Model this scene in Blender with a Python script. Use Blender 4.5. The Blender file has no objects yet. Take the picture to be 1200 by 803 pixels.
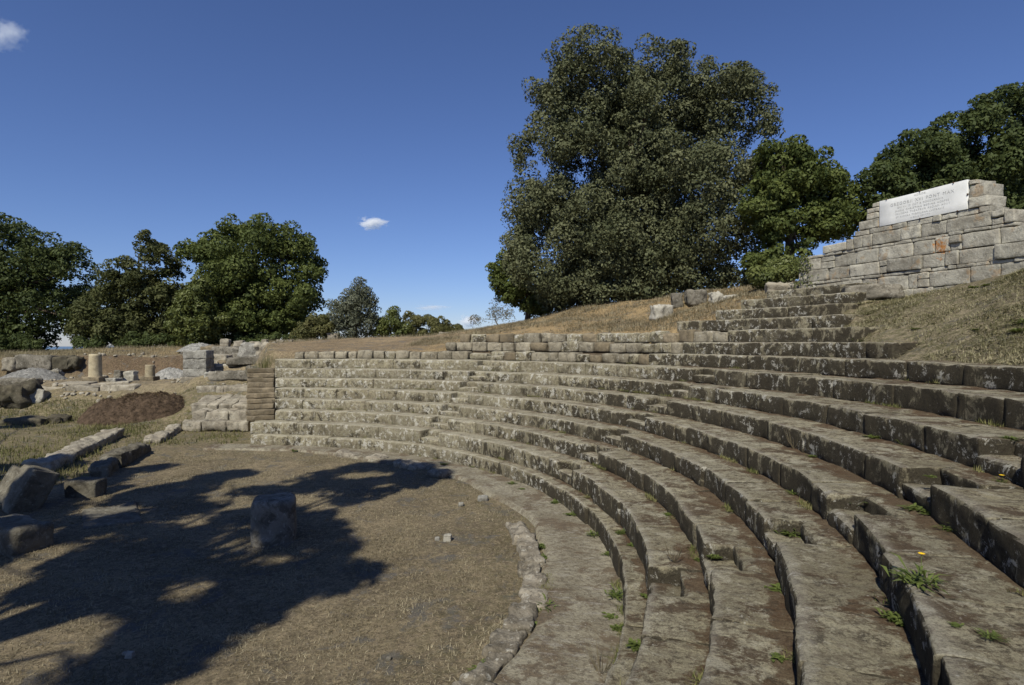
import bpy, math
import numpy as np
from mathutils import Vector

# ------------------------------------------------------------------ camera, world, sun, exposure
scn = bpy.context.scene
col = scn.collection
EYE = 4.05
F = 691.0            # focal length in photo pixels (1200 wide)
YH = 402.0           # horizon row in the photo
cam = bpy.data.cameras.new('camera'); camo = bpy.data.objects.new('camera', cam); col.objects.link(camo)
camo.location = (0, 0, EYE); camo.rotation_euler = (math.radians(90), 0, 0)
cam.sensor_width = 36; cam.lens = 36 * F / 1200; cam.clip_start = .05; cam.clip_end = 200000
scn.camera = camo

SUN_AZ, SUN_EL = math.radians(180 + 22), math.radians(47)      # azimuth clockwise from +Y
sun_to = Vector((math.sin(SUN_AZ) * math.cos(SUN_EL), math.cos(SUN_AZ) * math.cos(SUN_EL), math.sin(SUN_EL)))
w = bpy.data.worlds.new('World'); scn.world = w; w.use_nodes = True
nt = w.node_tree; bg = nt.nodes['Background']
sky = nt.nodes.new('ShaderNodeTexSky'); sky.sky_type = 'NISHITA'; sky.sun_disc = False
sky.sun_elevation = SUN_EL; sky.sun_rotation = SUN_AZ
sky.altitude = 600; sky.air_density = 1.0; sky.dust_density = 0.15; sky.ozone_density = 5.0
wb = nt.nodes.new('ShaderNodeMix'); wb.data_type = 'RGBA'; wb.blend_type = 'MULTIPLY'; wb.inputs[0].default_value = 1; wb.inputs[7].default_value = (.83, .86, 1.10, 1)   # camera white balance
nt.links.new(sky.outputs[0], wb.inputs[6]); nt.links.new(wb.outputs[2], bg.inputs['Color']); bg.inputs['Strength'].default_value = 0.085
sl = bpy.data.lights.new('sun', 'SUN'); sl.energy = 4.9; sl.angle = math.radians(.53); sl.color = (1, .95, .80)
so = bpy.data.objects.new('sun', sl); col.objects.link(so)
so.rotation_euler = sun_to.to_track_quat('Z', 'Y').to_euler(); so.location = (-30, -40, 40)
scn.view_settings.view_transform = 'Standard'; scn.view_settings.look = 'None'
scn.cycles.volume_bounces = 8
scn.view_settings.exposure = .12; scn.view_settings.gamma = 1

# ------------------------------------------------------------------ helpers
rng = np.random.default_rng(7)
CX, CY = -10.39, 10.72
def _hash(ix, iy, iz, s):
    h = (ix.astype(np.int64) * 374761393 + iy.astype(np.int64) * 668265263 + iz.astype(np.int64) * 2147483647 + s * 974634777) & 0xffffffff
    h = ((h ^ (h >> 13)) * 1274126177) & 0xffffffff
    h = ((h ^ (h >> 16)) * 2246822519) & 0xffffffff
    return ((h ^ (h >> 15)) & 0xffffff) / float(0xffffff) * 2 - 1
def vnoise(p, s=0):
    p = np.asarray(p, float); i = np.floor(p); f = p - i; f = f * f * (3 - 2 * f); i = i.astype(np.int64)
    x, y, z = i[:, 0], i[:, 1], i[:, 2]; fx, fy, fz = f[:, 0], f[:, 1], f[:, 2]
    r = 0
    for dx in (0, 1):
        for dy in (0, 1):
            for dz in (0, 1):
                r = r + _hash(x + dx, y + dy, z + dz, s) * (fx if dx else 1 - fx) * (fy if dy else 1 - fy) * (fz if dz else 1 - fz)
    return r
def fbm(p, o=3, s=0):
    p = np.asarray(p, float); a = 1.; t = 0
    for k in range(o):
        t = t + a * vnoise(p * 2.03 ** k + 17.3 * k, s + k); a *= .5
    return t
def ss(a, b, x):
    t = np.clip((np.asarray(x, float) - a) / (b - a), 0, 1); return t * t * (3 - 2 * t)
def at(px, py, Y):            # photo pixel at a known depth
    return np.array([(px - 600) / F * Y, Y, EYE - (py - YH) / F * Y])
def gz(px, py, z):            # photo pixel on a known level
    Y = F * (EYE - z) / (py - YH); return np.array([(px - 600) / F * Y, Y, z])

WL = {}
def mesh(name, V, Q, T=None, mats=None, attrs=None, smooth=False):
    me = bpy.data.meshes.new(name)
    V = np.asarray(V, np.float32); Q = np.asarray(Q, np.int32).reshape(-1, 4) if Q is not None and len(Q) else np.zeros((0, 4), np.int32)
    T = np.asarray(T, np.int32).reshape(-1, 3) if T is not None and len(T) else np.zeros((0, 3), np.int32)
    me.vertices.add(len(V)); me.vertices.foreach_set('co', V.ravel())
    nl = Q.size + T.size; me.loops.add(nl); me.polygons.add(len(Q) + len(T))
    me.loops.foreach_set('vertex_index', np.concatenate([Q.ravel(), T.ravel()]))
    st = np.concatenate([np.arange(len(Q)) * 4, len(Q) * 4 + np.arange(len(T)) * 3]).astype(np.int32)
    me.polygons.foreach_set('loop_start', st)
    if smooth: me.polygons.foreach_set('use_smooth', np.ones(len(st), bool))
    for k, a in (attrs or {}).items():
        a = np.asarray(a, np.float32)
        if a.ndim == 1:
            me.attributes.new(k, 'FLOAT', 'POINT').data.foreach_set('value', a)
        else:
            me.attributes.new(k, 'FLOAT_VECTOR', 'POINT').data.foreach_set('vector', a.ravel())
    me.update(calc_edges=True); me.validate()
    if mats is not None: me.materials.append(mats)
    return me
def link(name, data, origin, parent=None):
    o = bpy.data.objects.new(name, data); col.objects.link(o)
    org = Vector([float(v) for v in origin]); WL[o.name] = org
    if parent is not None:
        o.parent = parent; o.location = org - WL[parent.name]
    else: o.location = org
    return o
def obj(name, V, Q, mat, parent=None, T=None, attrs=None, smooth=False, origin=None):
    V = np.asarray(V, float)
    if origin is None:
        lo, hi = V.min(0), V.max(0); origin = np.array([(lo[0] + hi[0]) / 2, (lo[1] + hi[1]) / 2, lo[2]])
    return link(name, mesh(name, V - np.asarray(origin), Q, T, mat, attrs, smooth), origin, parent)
def empty(name, origin, parent=None):
    o = link(name, None, origin, parent); o.empty_display_size = .2; return o
def tag(o, label=None, cat=None, group=None, kind=None):
    if label: o['label'] = label
    if cat: o['category'] = cat
    if group: o['group'] = group
    if kind: o['kind'] = kind
    return o

_lat = {}
def lattice(nx, ny, nz):
    if (nx, ny, nz) in _lat: return _lat[(nx, ny, nz)]
    idx = -np.ones((nx + 1, ny + 1, nz + 1), int)
    I, J, K = np.meshgrid(np.arange(nx + 1), np.arange(ny + 1), np.arange(nz + 1), indexing='ij')
    m = (I == 0) | (I == nx) | (J == 0) | (J == ny) | (K == 0) | (K == nz)
    idx[m] = np.arange(m.sum()); ijk = np.stack([I[m], J[m], K[m]], 1)
    Q = []
    def quads(A, flip):
        a, b, c, d = A[:-1, :-1], A[1:, :-1], A[1:, 1:], A[:-1, 1:]
        q = np.stack([a, b, c, d] if not flip else [a, d, c, b], -1).reshape(-1, 4); Q.append(q)
    quads(idx[:, :, nz], False); quads(idx[:, :, 0], True)
    quads(idx[:, 0, :], False); quads(idx[:, ny, :], True)
    quads(idx[nx, :, :], False); quads(idx[0, :, :], True)
    r = (ijk, np.concatenate(Q)); _lat[(nx, ny, nz)] = r; return r
def rock_box(a, b, c, n, rho=.04, amp=.012, freq=3., seed=0, chip=.6, xs=1.):
    """rounded, chipped box of half sizes a,b,c centred on 0; local coordinates"""
    n = [max(2, int(v)) for v in n]
    ijk, Q = lattice(*n)
    h = np.array([a * xs, b, c]); cs = []
    for ax in range(3):
        m = n[ax]; e = min(.45, rho / h[ax])
        t = np.linspace(-1, 1, m + 1)
        if m >= 4: t = np.concatenate([[-1, -1 + e], np.linspace(-1 + e, 1 - e, m - 1)[1:-1], [1 - e, 1]])
        cs.append(t * h[ax])
    p = np.stack([cs[k][ijk[:, k]] for k in range(3)], 1)
    sd = seed * 7.31; p0 = p; p = p / [xs, 1, 1]
    rr = rho * (1 + chip * fbm(p * freq * 1.3 + sd, 2, 3)) + rho * chip * np.clip(fbm(p * freq * .7 + sd + 50, 2, 4) - .25, 0, 1) * 2.5
    rr = np.clip(rr, .004, min(a, b, c) * .85)[:, None]
    p0, p = p, p0
    inn = np.clip(p, -(h - rr), (h - rr)); d = p - inn; L = np.linalg.norm(d, axis=1, keepdims=True)
    q = np.where(L > 1e-9, inn + d / np.maximum(L, 1e-9) * np.minimum(rr, L + 1e9), p)
    nrm = np.where(L > 1e-9, d / np.maximum(L, 1e-9), 0)
    q = (q + nrm * (fbm(p0 * freq + sd, 4, 1) * amp)[:, None]) / [xs, 1, 1]
    return q, Q
def place(V, origin, rz=0, tilt=(0, 0)):
    ax, ay = tilt; V = np.asarray(V, float)
    c, s = math.cos(ax), math.sin(ax); V = np.stack([V[:, 0], V[:, 1] * c - V[:, 2] * s, V[:, 1] * s + V[:, 2] * c], 1)
    c, s = math.cos(ay), math.sin(ay); V = np.stack([V[:, 0] * c + V[:, 2] * s, V[:, 1], -V[:, 0] * s + V[:, 2] * c], 1)
    c, s = math.cos(rz), math.sin(rz); V = np.stack([V[:, 0] * c - V[:, 1] * s, V[:, 0] * s + V[:, 1] * c, V[:, 2]], 1)
    return V + np.asarray(origin)
_sd = [0]
def stone(name, mat, cx, cy, z0, sx, sy, sz, rz=0, tilt=(0, 0), parent=None, rho=.06, amp=.03, n=None, freq=2.2, chip=.7):
    """an uneven squared stone standing on z0"""
    _sd[0] += 1
    n = n or (8, 8, 6)
    V, Q = rock_box(sx / 2, sy / 2, sz / 2, n, rho, amp, freq, _sd[0], chip)
    V = place(V, (cx, cy, z0 + sz / 2), rz, tilt)
    return obj(name, V, Q, mat, parent, smooth=False)

# ------------------------------------------------------------------ materials
class NB:
    def __init__(s, name):
        s.m = bpy.data.materials.new(name); s.m.use_nodes = True; s.t = s.m.node_tree
        s.b = s.t.nodes['Principled BSDF']; s.b.inputs['Roughness'].default_value = .95
        s.b.inputs['Specular IOR Level'].default_value = .15
    def n(s, typ, **kw):
        x = s.t.nodes.new('ShaderNode' + typ)
        for k, v in kw.items(): setattr(x, k, v)
        return x
    def l(s, a, b): s.t.links.new(a, b)
    def pos(s): return s.n('NewGeometry').outputs['Position']
    def attr(s, nm, vec=False): return s.n('Attribute', attribute_name=nm).outputs['Vector' if vec else 'Fac']
    def map(s, v, sc=(1, 1, 1), off=(0, 0, 0)):
        m = s.n('Mapping'); s.l(v, m.inputs[0]); m.inputs['Scale'].default_value = sc; m.inputs['Location'].default_value = off; return m.outputs[0]
    def noise(s, v, sc, det=6, rough=.55, dist=0):
        x = s.n('TexNoise'); s.l(v, x.inputs['Vector']); x.inputs['Scale'].default_value = sc; x.inputs['Detail'].default_value = det
        x.inputs['Roughness'].default_value = rough; x.inputs['Distortion'].default_value = dist; return x.outputs['Fac']
    def voro(s, v, sc, out='Distance', feat='F1'):
        x = s.n('TexVoronoi', feature=feat); s.l(v, x.inputs['Vector']); x.inputs['Scale'].default_value = sc; return x.outputs[out]
    def ramp(s, v, a, b):            # smooth 0..1 between a and b
        m = s.n('MapRange', interpolation_type='SMOOTHSTEP'); s.l(v, m.inputs[0])
        m.inputs[1].default_value = a; m.inputs[2].default_value = b; return m.outputs[0]
    def math(s, op, a, b=0.):
        m = s.n('Math', operation=op)
        for i, v in enumerate((a, b)):
            if isinstance(v, (int, float)): m.inputs[i].default_value = v
            else: s.l(v, m.inputs[i])
        return m.outputs[0]
    def mix(s, f, a, b, typ='MIX'):
        m = s.n('Mix', data_type='RGBA', blend_type=typ)
        for i, v in ((0, f), (6, a), (7, b)):
            if isinstance(v, (int, float)): m.inputs[i].default_value = v
            elif isinstance(v, tuple): m.inputs[i].default_value = (*v, 1)
            else: s.l(v, m.inputs[i])
        return m.outputs[2]
    def bump(s, h, d, strength=.6, prev=None):
        b = s.n('Bump'); s.l(h, b.inputs['Height']); b.inputs['Distance'].default_value = d; b.inputs['Strength'].default_value = strength
        if prev is not None: s.l(prev, b.inputs['Normal'])
        return b.outputs[0]
    def done(s, c, nrm=None):
        if isinstance(c, tuple): s.b.inputs['Base Color'].default_value = (*c, 1)
        else: s.l(c, s.b.inputs['Base Color'])
        if nrm is not None: s.l(nrm, s.b.inputs['Normal'])
        return s.m

def mat_seat():
    k = NB('seat_stone'); P = k.pos(); pol = k.attr('pol', True); fr = k.attr('fr')
    up = k.n('SeparateXYZ'); g = k.n('NewGeometry'); k.l(g.outputs['True Normal'], up.inputs[0]); nz = up.outputs[2]
    top = k.ramp(nz, .45, .8)
    rnd = k.n('ObjectInfo').outputs['Random']
    c = k.mix(k.ramp(k.noise(P, 1.1, 8, .6), .3, .7), (.29, .262, .18), (.425, .395, .29))
    c = k.mix(k.math('MULTIPLY', rnd, .6), c, (.28, .245, .16))
    rv = k.math('ADD', k.math('MULTIPLY', k.math('FRACT', k.math('MULTIPLY', rnd, 7.77)), .34), .80); rc = k.n('CombineColor')
    for i in range(3): k.l(rv, rc.inputs[i])
    c = k.mix(1., c, rc.outputs[0], 'MULTIPLY')
    c = k.mix(k.ramp(k.noise(P, 9, 9, .8), .46, .56), c, (.22, .19, .135))
    hz = k.attr('hz'); sx = k.n('SeparateXYZ'); k.l(pol, sx.inputs[0]); arc = sx.outputs[1]
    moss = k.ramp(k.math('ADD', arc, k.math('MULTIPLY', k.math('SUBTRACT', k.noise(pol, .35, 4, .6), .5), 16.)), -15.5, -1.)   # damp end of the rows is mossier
    c = k.mix(k.math('MULTIPLY', k.math('MULTIPLY', top, k.math('SUBTRACT', 1., moss)), .55), c, (.46, .425, .325))
    dry = k.math('ADD', k.math('MULTIPLY', moss, .6), .4)
    streak = k.noise(k.map(pol, (1.5, 1.75, 2)), 1.0, 12, .78, .6)
    brown = k.math('MULTIPLY', k.ramp(streak, .515, .56), top)
    c = k.mix(k.math('MULTIPLY', k.math('MULTIPLY', brown, .85), dry), c, (.10, .067, .043))
    fine = k.math('MULTIPLY', k.ramp(k.noise(k.map(pol, (9, 10, 9)), 1.0, 9, .82, .5), .525, .585), top)
    c = k.mix(k.math('MULTIPLY', k.math('MULTIPLY', fine, .6), dry), c, (.10, .08, .058))
    pal = k.math('MULTIPLY', k.ramp(k.noise(k.map(pol, (2.2, 2.4, 2), (7, 3, 1)), 1.0, 11, .8, .4), .525, .58), top)
    c = k.mix(k.math('MULTIPLY', pal, .7), c, (.45, .42, .325))
    soil = k.math('MULTIPLY', k.ramp(k.math('ADD', fr, k.math('MULTIPLY', k.math('SUBTRACT', k.noise(pol, 1.3, 10, .74), .5), 2.6)), .74, .88), top)
    c = k.mix(k.math('MULTIPLY', k.math('MULTIPLY', soil, .8), dry), c, (.11, .068, .04))
    # black and pale crusts, mostly on upright faces
    side = k.math('SUBTRACT', 1., top)
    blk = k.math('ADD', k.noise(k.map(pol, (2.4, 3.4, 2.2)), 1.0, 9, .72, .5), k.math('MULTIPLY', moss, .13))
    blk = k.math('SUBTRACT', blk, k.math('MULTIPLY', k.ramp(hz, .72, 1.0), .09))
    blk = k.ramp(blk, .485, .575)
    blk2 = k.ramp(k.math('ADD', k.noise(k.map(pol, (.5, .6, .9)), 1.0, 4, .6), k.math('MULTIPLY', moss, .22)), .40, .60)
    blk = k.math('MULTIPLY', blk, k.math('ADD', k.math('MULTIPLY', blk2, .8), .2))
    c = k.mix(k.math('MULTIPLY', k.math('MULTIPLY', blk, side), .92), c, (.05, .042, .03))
    drip = k.ramp(k.noise(k.map(pol, (2, 9, 1.1)), 1.0, 6, .65, .2), .5, .62)
    c = k.mix(k.math('MULTIPLY', k.math('MULTIPLY', drip, side), .25), c, (.085, .07, .048))
    blkt = k.math('MULTIPLY', k.ramp(k.noise(P, 4.5, 11, .8), .56, .60), top)
    c = k.mix(k.math('MULTIPLY', blkt, .65), c, (.065, .054, .04))
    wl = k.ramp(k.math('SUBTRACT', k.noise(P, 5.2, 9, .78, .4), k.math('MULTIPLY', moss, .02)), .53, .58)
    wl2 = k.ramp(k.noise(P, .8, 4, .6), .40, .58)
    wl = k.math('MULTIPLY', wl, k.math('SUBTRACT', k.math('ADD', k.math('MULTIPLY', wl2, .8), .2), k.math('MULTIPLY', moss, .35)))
    wl = k.math('MAXIMUM', wl, 0.)
    edge = k.ramp(fr, .20, .0)
    c = k.mix(k.math('MULTIPLY', k.math('MULTIPLY', edge, top), .45), c, (.43, .40, .33))
    wl = k.math('MULTIPLY', wl, k.math('ADD', k.math('MULTIPLY', side, .85), k.math('MULTIPLY', edge, 1.1)))
    c = k.mix(k.math('MINIMUM', wl, .85), c, (.55, .53, .47))
    sp = k.ramp(k.voro(P, 16), .20, .10)
    sp = k.math('MULTIPLY', sp, k.ramp(k.noise(P, 2.3, 3), .55, .66))
    c = k.mix(k.math('MULTIPLY', sp, .7), c, (.50, .49, .44))
    h = k.noise(P, 14, 9, .68); hs = k.noise(k.map(pol, (8, 10, 10)), 1.0, 8, .75, .5)
    b = k.bump(k.noise(P, 3.5, 6, .6), .09, .55)
    b = k.bump(hs, .05, .8, b); b = k.bump(h, .035, .9, b); b = k.bump(k.noise(P, 55, 5, .8), .02, 1., b)
    c = k.mix(k.math('MULTIPLY', k.ramp(k.noise(P, 48, 5, .8), .5, .57), .6), c, k.mix(1., c, (.45, .43, .40), 'MULTIPLY'))
    return k.done(c, b)
def mat_stone(name, c1, c2, dark=.5, pale=.5, lich=None, bump=.03, sc=1.):
    k = NB(name); P = k.pos(); rnd = k.n('ObjectInfo').outputs['Random']
    c = k.mix(k.ramp(k.noise(P, 1.6 * sc, 7, .6), .32, .68), c1, c2)
    v = k.math('ADD', k.math('MULTIPLY', rnd, .5), .72)
    vc = k.n('CombineColor')
    for i in range(3): k.l(v, vc.inputs[i])
    c = k.mix(.75, c, vc.outputs[0], 'MULTIPLY')
    c = k.mix(k.math('MULTIPLY', k.ramp(k.noise(P, 3.6 * sc, 9, .74, .5), .47, .60), dark), c, (.06, .052, .04))
    c = k.mix(k.math('MULTIPLY', k.ramp(k.noise(P, 8 * sc, 6, .7, .6), .57, .64), pale), c, (.50, .485, .43))
    c = k.mix(k.math('MULTIPLY', k.ramp(k.noise(P, 30, 4, .7), .5, .7), .35), c, (.14, .12, .09))
    if lich:
        d = k.n('VectorMath', operation='DISTANCE'); k.l(P, d.inputs[0]); d.inputs[1].default_value = tuple(lich)
        m = k.ramp(k.math('ADD', d.outputs['Value'], k.math('MULTIPLY', k.noise(P, 5., 6, .75), 1.5)), 1.0, .90)
        c = k.mix(k.math('MULTIPLY', k.math('MULTIPLY', m, .9), k.ramp(k.noise(P, 13, 7, .75), .40, .52)), c, (.36, .14, .025))
        o = k.math('MULTIPLY', k.ramp(k.noise(P, 2.1, 5, .6), .58, .68), .4); c = k.mix(o, c, (.33, .19, .075))
    b = k.bump(k.noise(P, 3.5 * sc, 6, .6), bump * 2.5, .5); b = k.bump(k.noise(P, 16 * sc, 8, .7), bump, .8, b)
    return k.done(c, b)
def mat_ground():
    k = NB('ground_earth'); P = k.pos(); base = k.n('Attribute', attribute_name='gcol').outputs['Vector']
    c = k.mix(k.ramp(k.noise(P, .55, 6, .6), .38, .62), k.mix(1., base, (1.18, 1.15, 1.1), 'MULTIPLY'), k.mix(1., base, (.68, .66, .66), 'MULTIPLY'))
    c = k.mix(k.math('MULTIPLY', k.ramp(k.noise(P, 3, 10, .8), .49, .56), .7), c, k.mix(1., base, (.50, .49, .50), 'MULTIPLY'))
    c = k.mix(k.math('MULTIPLY', k.ramp(k.noise(P, 8, 9, .84), .51, .56), .7), c, k.mix(1., base, (1.7, 1.66, 1.55), 'MULTIPLY'))
    c = k.mix(k.math('MULTIPLY', k.ramp(k.noise(P, 15, 7, .84), .515, .56), .7), c, k.mix(1., base, (.38, .36, .34), 'MULTIPLY'))
    c = k.mix(k.math('MULTIPLY', k.ramp(k.noise(P, 34, 4, .75), .52, .60), .5), c, k.mix(1., base, (1.6, 1.5, 1.3), 'MULTIPLY'))
    c = k.mix(k.math('MULTIPLY', k.ramp(k.noise(P, 1.1, 10, .78, .5), .535, .60), .75), c, (.135, .128, .12))
    c = k.mix(k.math('MULTIPLY', k.math('MULTIPLY', k.attr('green'), k.ramp(k.noise(P, 4.5, 7, .75), .44, .60)), .7), c, (.105, .105, .04))
    pb = k.math('MULTIPLY', k.ramp(k.voro(P, 9), .17, .10), k.ramp(k.noise(P, 1.9, 3), .5, .62))
    c = k.mix(k.math('MULTIPLY', pb, .6), c, (.36, .33, .28))
    b = k.bump(k.noise(P, 4, 6, .6), .10, .6); b = k.bump(k.noise(P, 26, 7, .75), .05, .95, b); b = k.bump(k.noise(P, 70, 3, .7), .02, .9, b)
    return k.done(c, b)
def mat_paving():
    k = NB('paving_stone'); P = k.pos(); pol = k.attr('pol', True)
    c = k.mix(k.ramp(k.noise(P, 1.3, 7, .62), .32, .68), (.18, .157, .112), (.285, .26, .195))
    c = k.mix(k.math('MULTIPLY', k.ramp(k.noise(P, .9, 10, .75, .4), .505, .56), .75), c, (.105, .073, .046))
    c = k.mix(k.math('MULTIPLY', k.ramp(k.noise(k.map(pol, (2, 6, 2)), 1., 7, .7), .54, .66), .5), c, (.34, .32, .28))
    c = k.mix(k.math('MULTIPLY', k.ramp(k.noise(P, 11, 9, .84), .49, .55), .65), c, (.095, .077, .058))
    c = k.mix(k.math('MULTIPLY', k.ramp(k.voro(P, 14), .16, .08), .5), c, (.42, .40, .36))
    b = k.bump(k.noise(P, 3, 6, .6), .08, .5); b = k.bump(k.noise(P, 24, 8, .72), .03, .85, b)
    return k.done(c, b)
def mat_leaf(name, c1, c2, spec=.25, rough=.55, trans=.25):
    k = NB(name); t = k.attr('tint')
    c = k.mix(t, c1, c2)
    k.b.inputs['Roughness'].default_value = rough; k.b.inputs['Specular IOR Level'].default_value = spec
    k.l(c, k.b.inputs['Base Color'])
    tr = k.n('BsdfTranslucent'); k.l(k.mix(.35, c, (.16, .17, .03)), tr.inputs['Color'])
    mx = k.n('MixShader'); mx.inputs[0].default_value = trans; k.l(k.b.outputs[0], mx.inputs[1]); k.l(tr.outputs[0], mx.inputs[2])
    k.l(mx.outputs[0], k.t.nodes['Material Output'].inputs['Surface'])
    return k.m
def mat_bark(name='bark', c=(.085, .065, .048)):
    k = NB(name); P = k.pos()
    cc = k.mix(k.ramp(k.noise(k.map(P, (6, 6, 1.2)), 1., 6, .65), .35, .65), tuple(v * .6 for v in c), tuple(v * 1.5 for v in c))
    return k.done(cc, k.bump(k.noise(k.map(P, (9, 9, 2)), 1., 6, .7), .06, .9))
def mat_plain(name, c, var=.25, sc=6., bump=.01):
    k = NB(name); P = k.pos()
    cc = k.mix(k.ramp(k.noise(P, sc, 6, .65), .3, .7), tuple(v * (1 - var) for v in c), tuple(v * (1 + var) for v in c))
    return k.done(cc, k.bump(k.noise(P, sc * 3, 5, .65), bump, .7))

M = dict(
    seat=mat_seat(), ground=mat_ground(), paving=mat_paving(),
    core=mat_plain('joint_soil', (.085, .065, .045), .4, 5., .04),
    kerb=mat_stone('kerb_stone', (.20, .172, .13), (.33, .295, .235), .6, .6, None, .05, 1.6),
    ruin=mat_stone('ruin_stone', (.24, .21, .165), (.34, .31, .25), .45, .35, None, .035),
    grey=mat_stone('grey_stone', (.21, .20, .18), (.33, .32, .285), .5, .6, None, .035),
    dark=mat_stone('mossy_stone', (.12, .11, .09), (.22, .20, .165), .7, .35, None, .045),
    mid=mat_stone('shade_toned_slab', (.10, .09, .07), (.18, .165, .13), .6, .25, None, .05),  # darkened copy for slabs under the trees: their shade put into the colour
    rim=mat_stone('rim_block', (.19, .165, .12), (.29, .26, .20), .6, .4, None, .04),
    black=mat_stone('shade_toned_stone', (.055, .05, .035), (.12, .105, .075), .6, .1, None, .06),  # near-black tone: shade on the left boulder put into the stone colour
    pale=mat_stone('pale_stone', (.29, .27, .225), (.39, .37, .32), .45, .4, None, .03),
    brown=mat_stone('brown_block', (.155, .125, .082), (.25, .205, .14), .5, .1, None, .03),
    tan=mat_stone('tan_column', (.30, .25, .165), (.40, .345, .235), .3, .15, None, .02),
    mound=mat_plain('mound_earth', (.072, .05, .034), .5, 4., .12),
    gravel=mat_stone('gravel', (.18, .18, .175), (.40, .39, .365), .55, .6, None, .06, 3.),
    bark=mat_bark(), bark_pale=mat_bark('bark_grey', (.16, .145, .12)),
    holm=mat_leaf('holm_oak_leaf', (.058, .068, .034), (.15, .155, .085), .08, .65, .12),
    holmd=mat_leaf('olive_oak_leaf', (.042, .052, .02), (.115, .12, .05), .1, .65, .2),
    oak=mat_leaf('oak_leaf', (.046, .066, .02), (.14, .165, .048), .15, .6, .28),
    oakd=mat_leaf('dark_oak_leaf', (.034, .05, .018), (.095, .118, .04), .15, .6, .25),
    pgreen=mat_leaf('pale_green_leaf', (.065, .085, .025), (.165, .185, .055), .3, .5, .3),
    shrub=mat_leaf('grey_shrub_leaf', (.06, .07, .045), (.15, .16, .11), .3, .55, .2),
    dryleaf=mat_leaf('dry_shrub_leaf', (.075, .082, .03), (.16, .15, .06), .2, .6, .25),
    twig=mat_leaf('grey_twig_leaf', (.10, .095, .065), (.19, .175, .125), .2, .7, .2),
    dry=mat_leaf('dry_grass_blade', (.13, .105, .065), (.38, .33, .225), .1, .8, .25),
    straw=mat_leaf('straw_blade', (.15, .145, .07), (.42, .38, .25), .1, .8, .25),
    olive=mat_leaf('olive_grass_blade', (.07, .082, .026), (.225, .205, .095), .1, .8, .25),
    weedg=mat_leaf('joint_grass_blade', (.085, .105, .03), (.27, .245, .115), .1, .8, .25),
    weed=mat_leaf('weed_leaf', (.075, .105, .024), (.155, .19, .055), .25, .55, .3),
    flower=mat_plain('yellow_petal', (.75, .48, .02), .1),
)

# ------------------------------------------------------------------ the cavea in numbers (radii and levels of the seat rows)
RR = {1: 12.22, 2: 12.55, 3: 13.28, 4: 14.05, 5: 14.87, 6: 15.70, 7: 16.57, 8: 17.60, 9: 18.69, 10: 19.65, 11: 20.6, 12: 21.5, 13: 22.4, 14: 23.25, 15: 24.1, 16: 25.0}
ZZ = {0: 0.0, 1: .45, 2: .90, 3: 1.28, 4: 1.66, 5: 2.05, 6: 2.44, 7: 2.83, 8: 3.25, 9: 3.65, 10: 4.06, 11: 4.48, 12: 4.90, 13: 5.32, 14: 5.72, 15: 6.10}
def th_px(k, px):
    d = np.array([(px - 600) / F, 1.]); C = np.array([CX, CY]); a = d @ d; b = -2 * d @ C; c = C @ C - RR[k] ** 2
    t = (-b + math.sqrt(b * b - 4 * a * c)) / 2 / a; p = d * t - C
    return math.degrees(math.atan2(p[1], p[0]))
def pol(r, thd): t = np.radians(thd); return CX + r * np.cos(t), CY + r * np.sin(t)
ROW = {}
for k in range(1, 16):
    L = {1: 293, 2: 293, 9: 344, 10: 520, 11: 538, 12: 793, 13: 838, 14: 868, 15: 898}.get(k, 322)
    Rr = {10: 1046, 11: 1003, 12: 984, 13: 982, 14: 1000, 15: 1003}.get(k)
    ROW[k] = (th_px(k, L), th_px(k, Rr) if Rr else -70.)
def ntop(th):
    th = np.asarray(th, float); n = np.full(th.shape, 9)
    for k in range(10, 16): n = np.where((th <= ROW[k][0]) & (th >= ROW[k][1]) & (n == k - 1), k, n)
    return n

# wall plane
WP0 = np.array([.622 * 20.3, 20.3]); WD = np.array([.33, -.944]); WD = WD / np.linalg.norm(WD); WN = np.array([-WD[1], WD[0]]) * -1
if WN @ (-WP0) < 0: WN = -WN
def wall_px(px, py):
    d = np.array([(px - 600) / F, 1.]); t = (WP0 @ WN) / (d @ WN); p = d * t
    return (p - WP0) @ WD, EYE - (py - YH) / F * t

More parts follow.
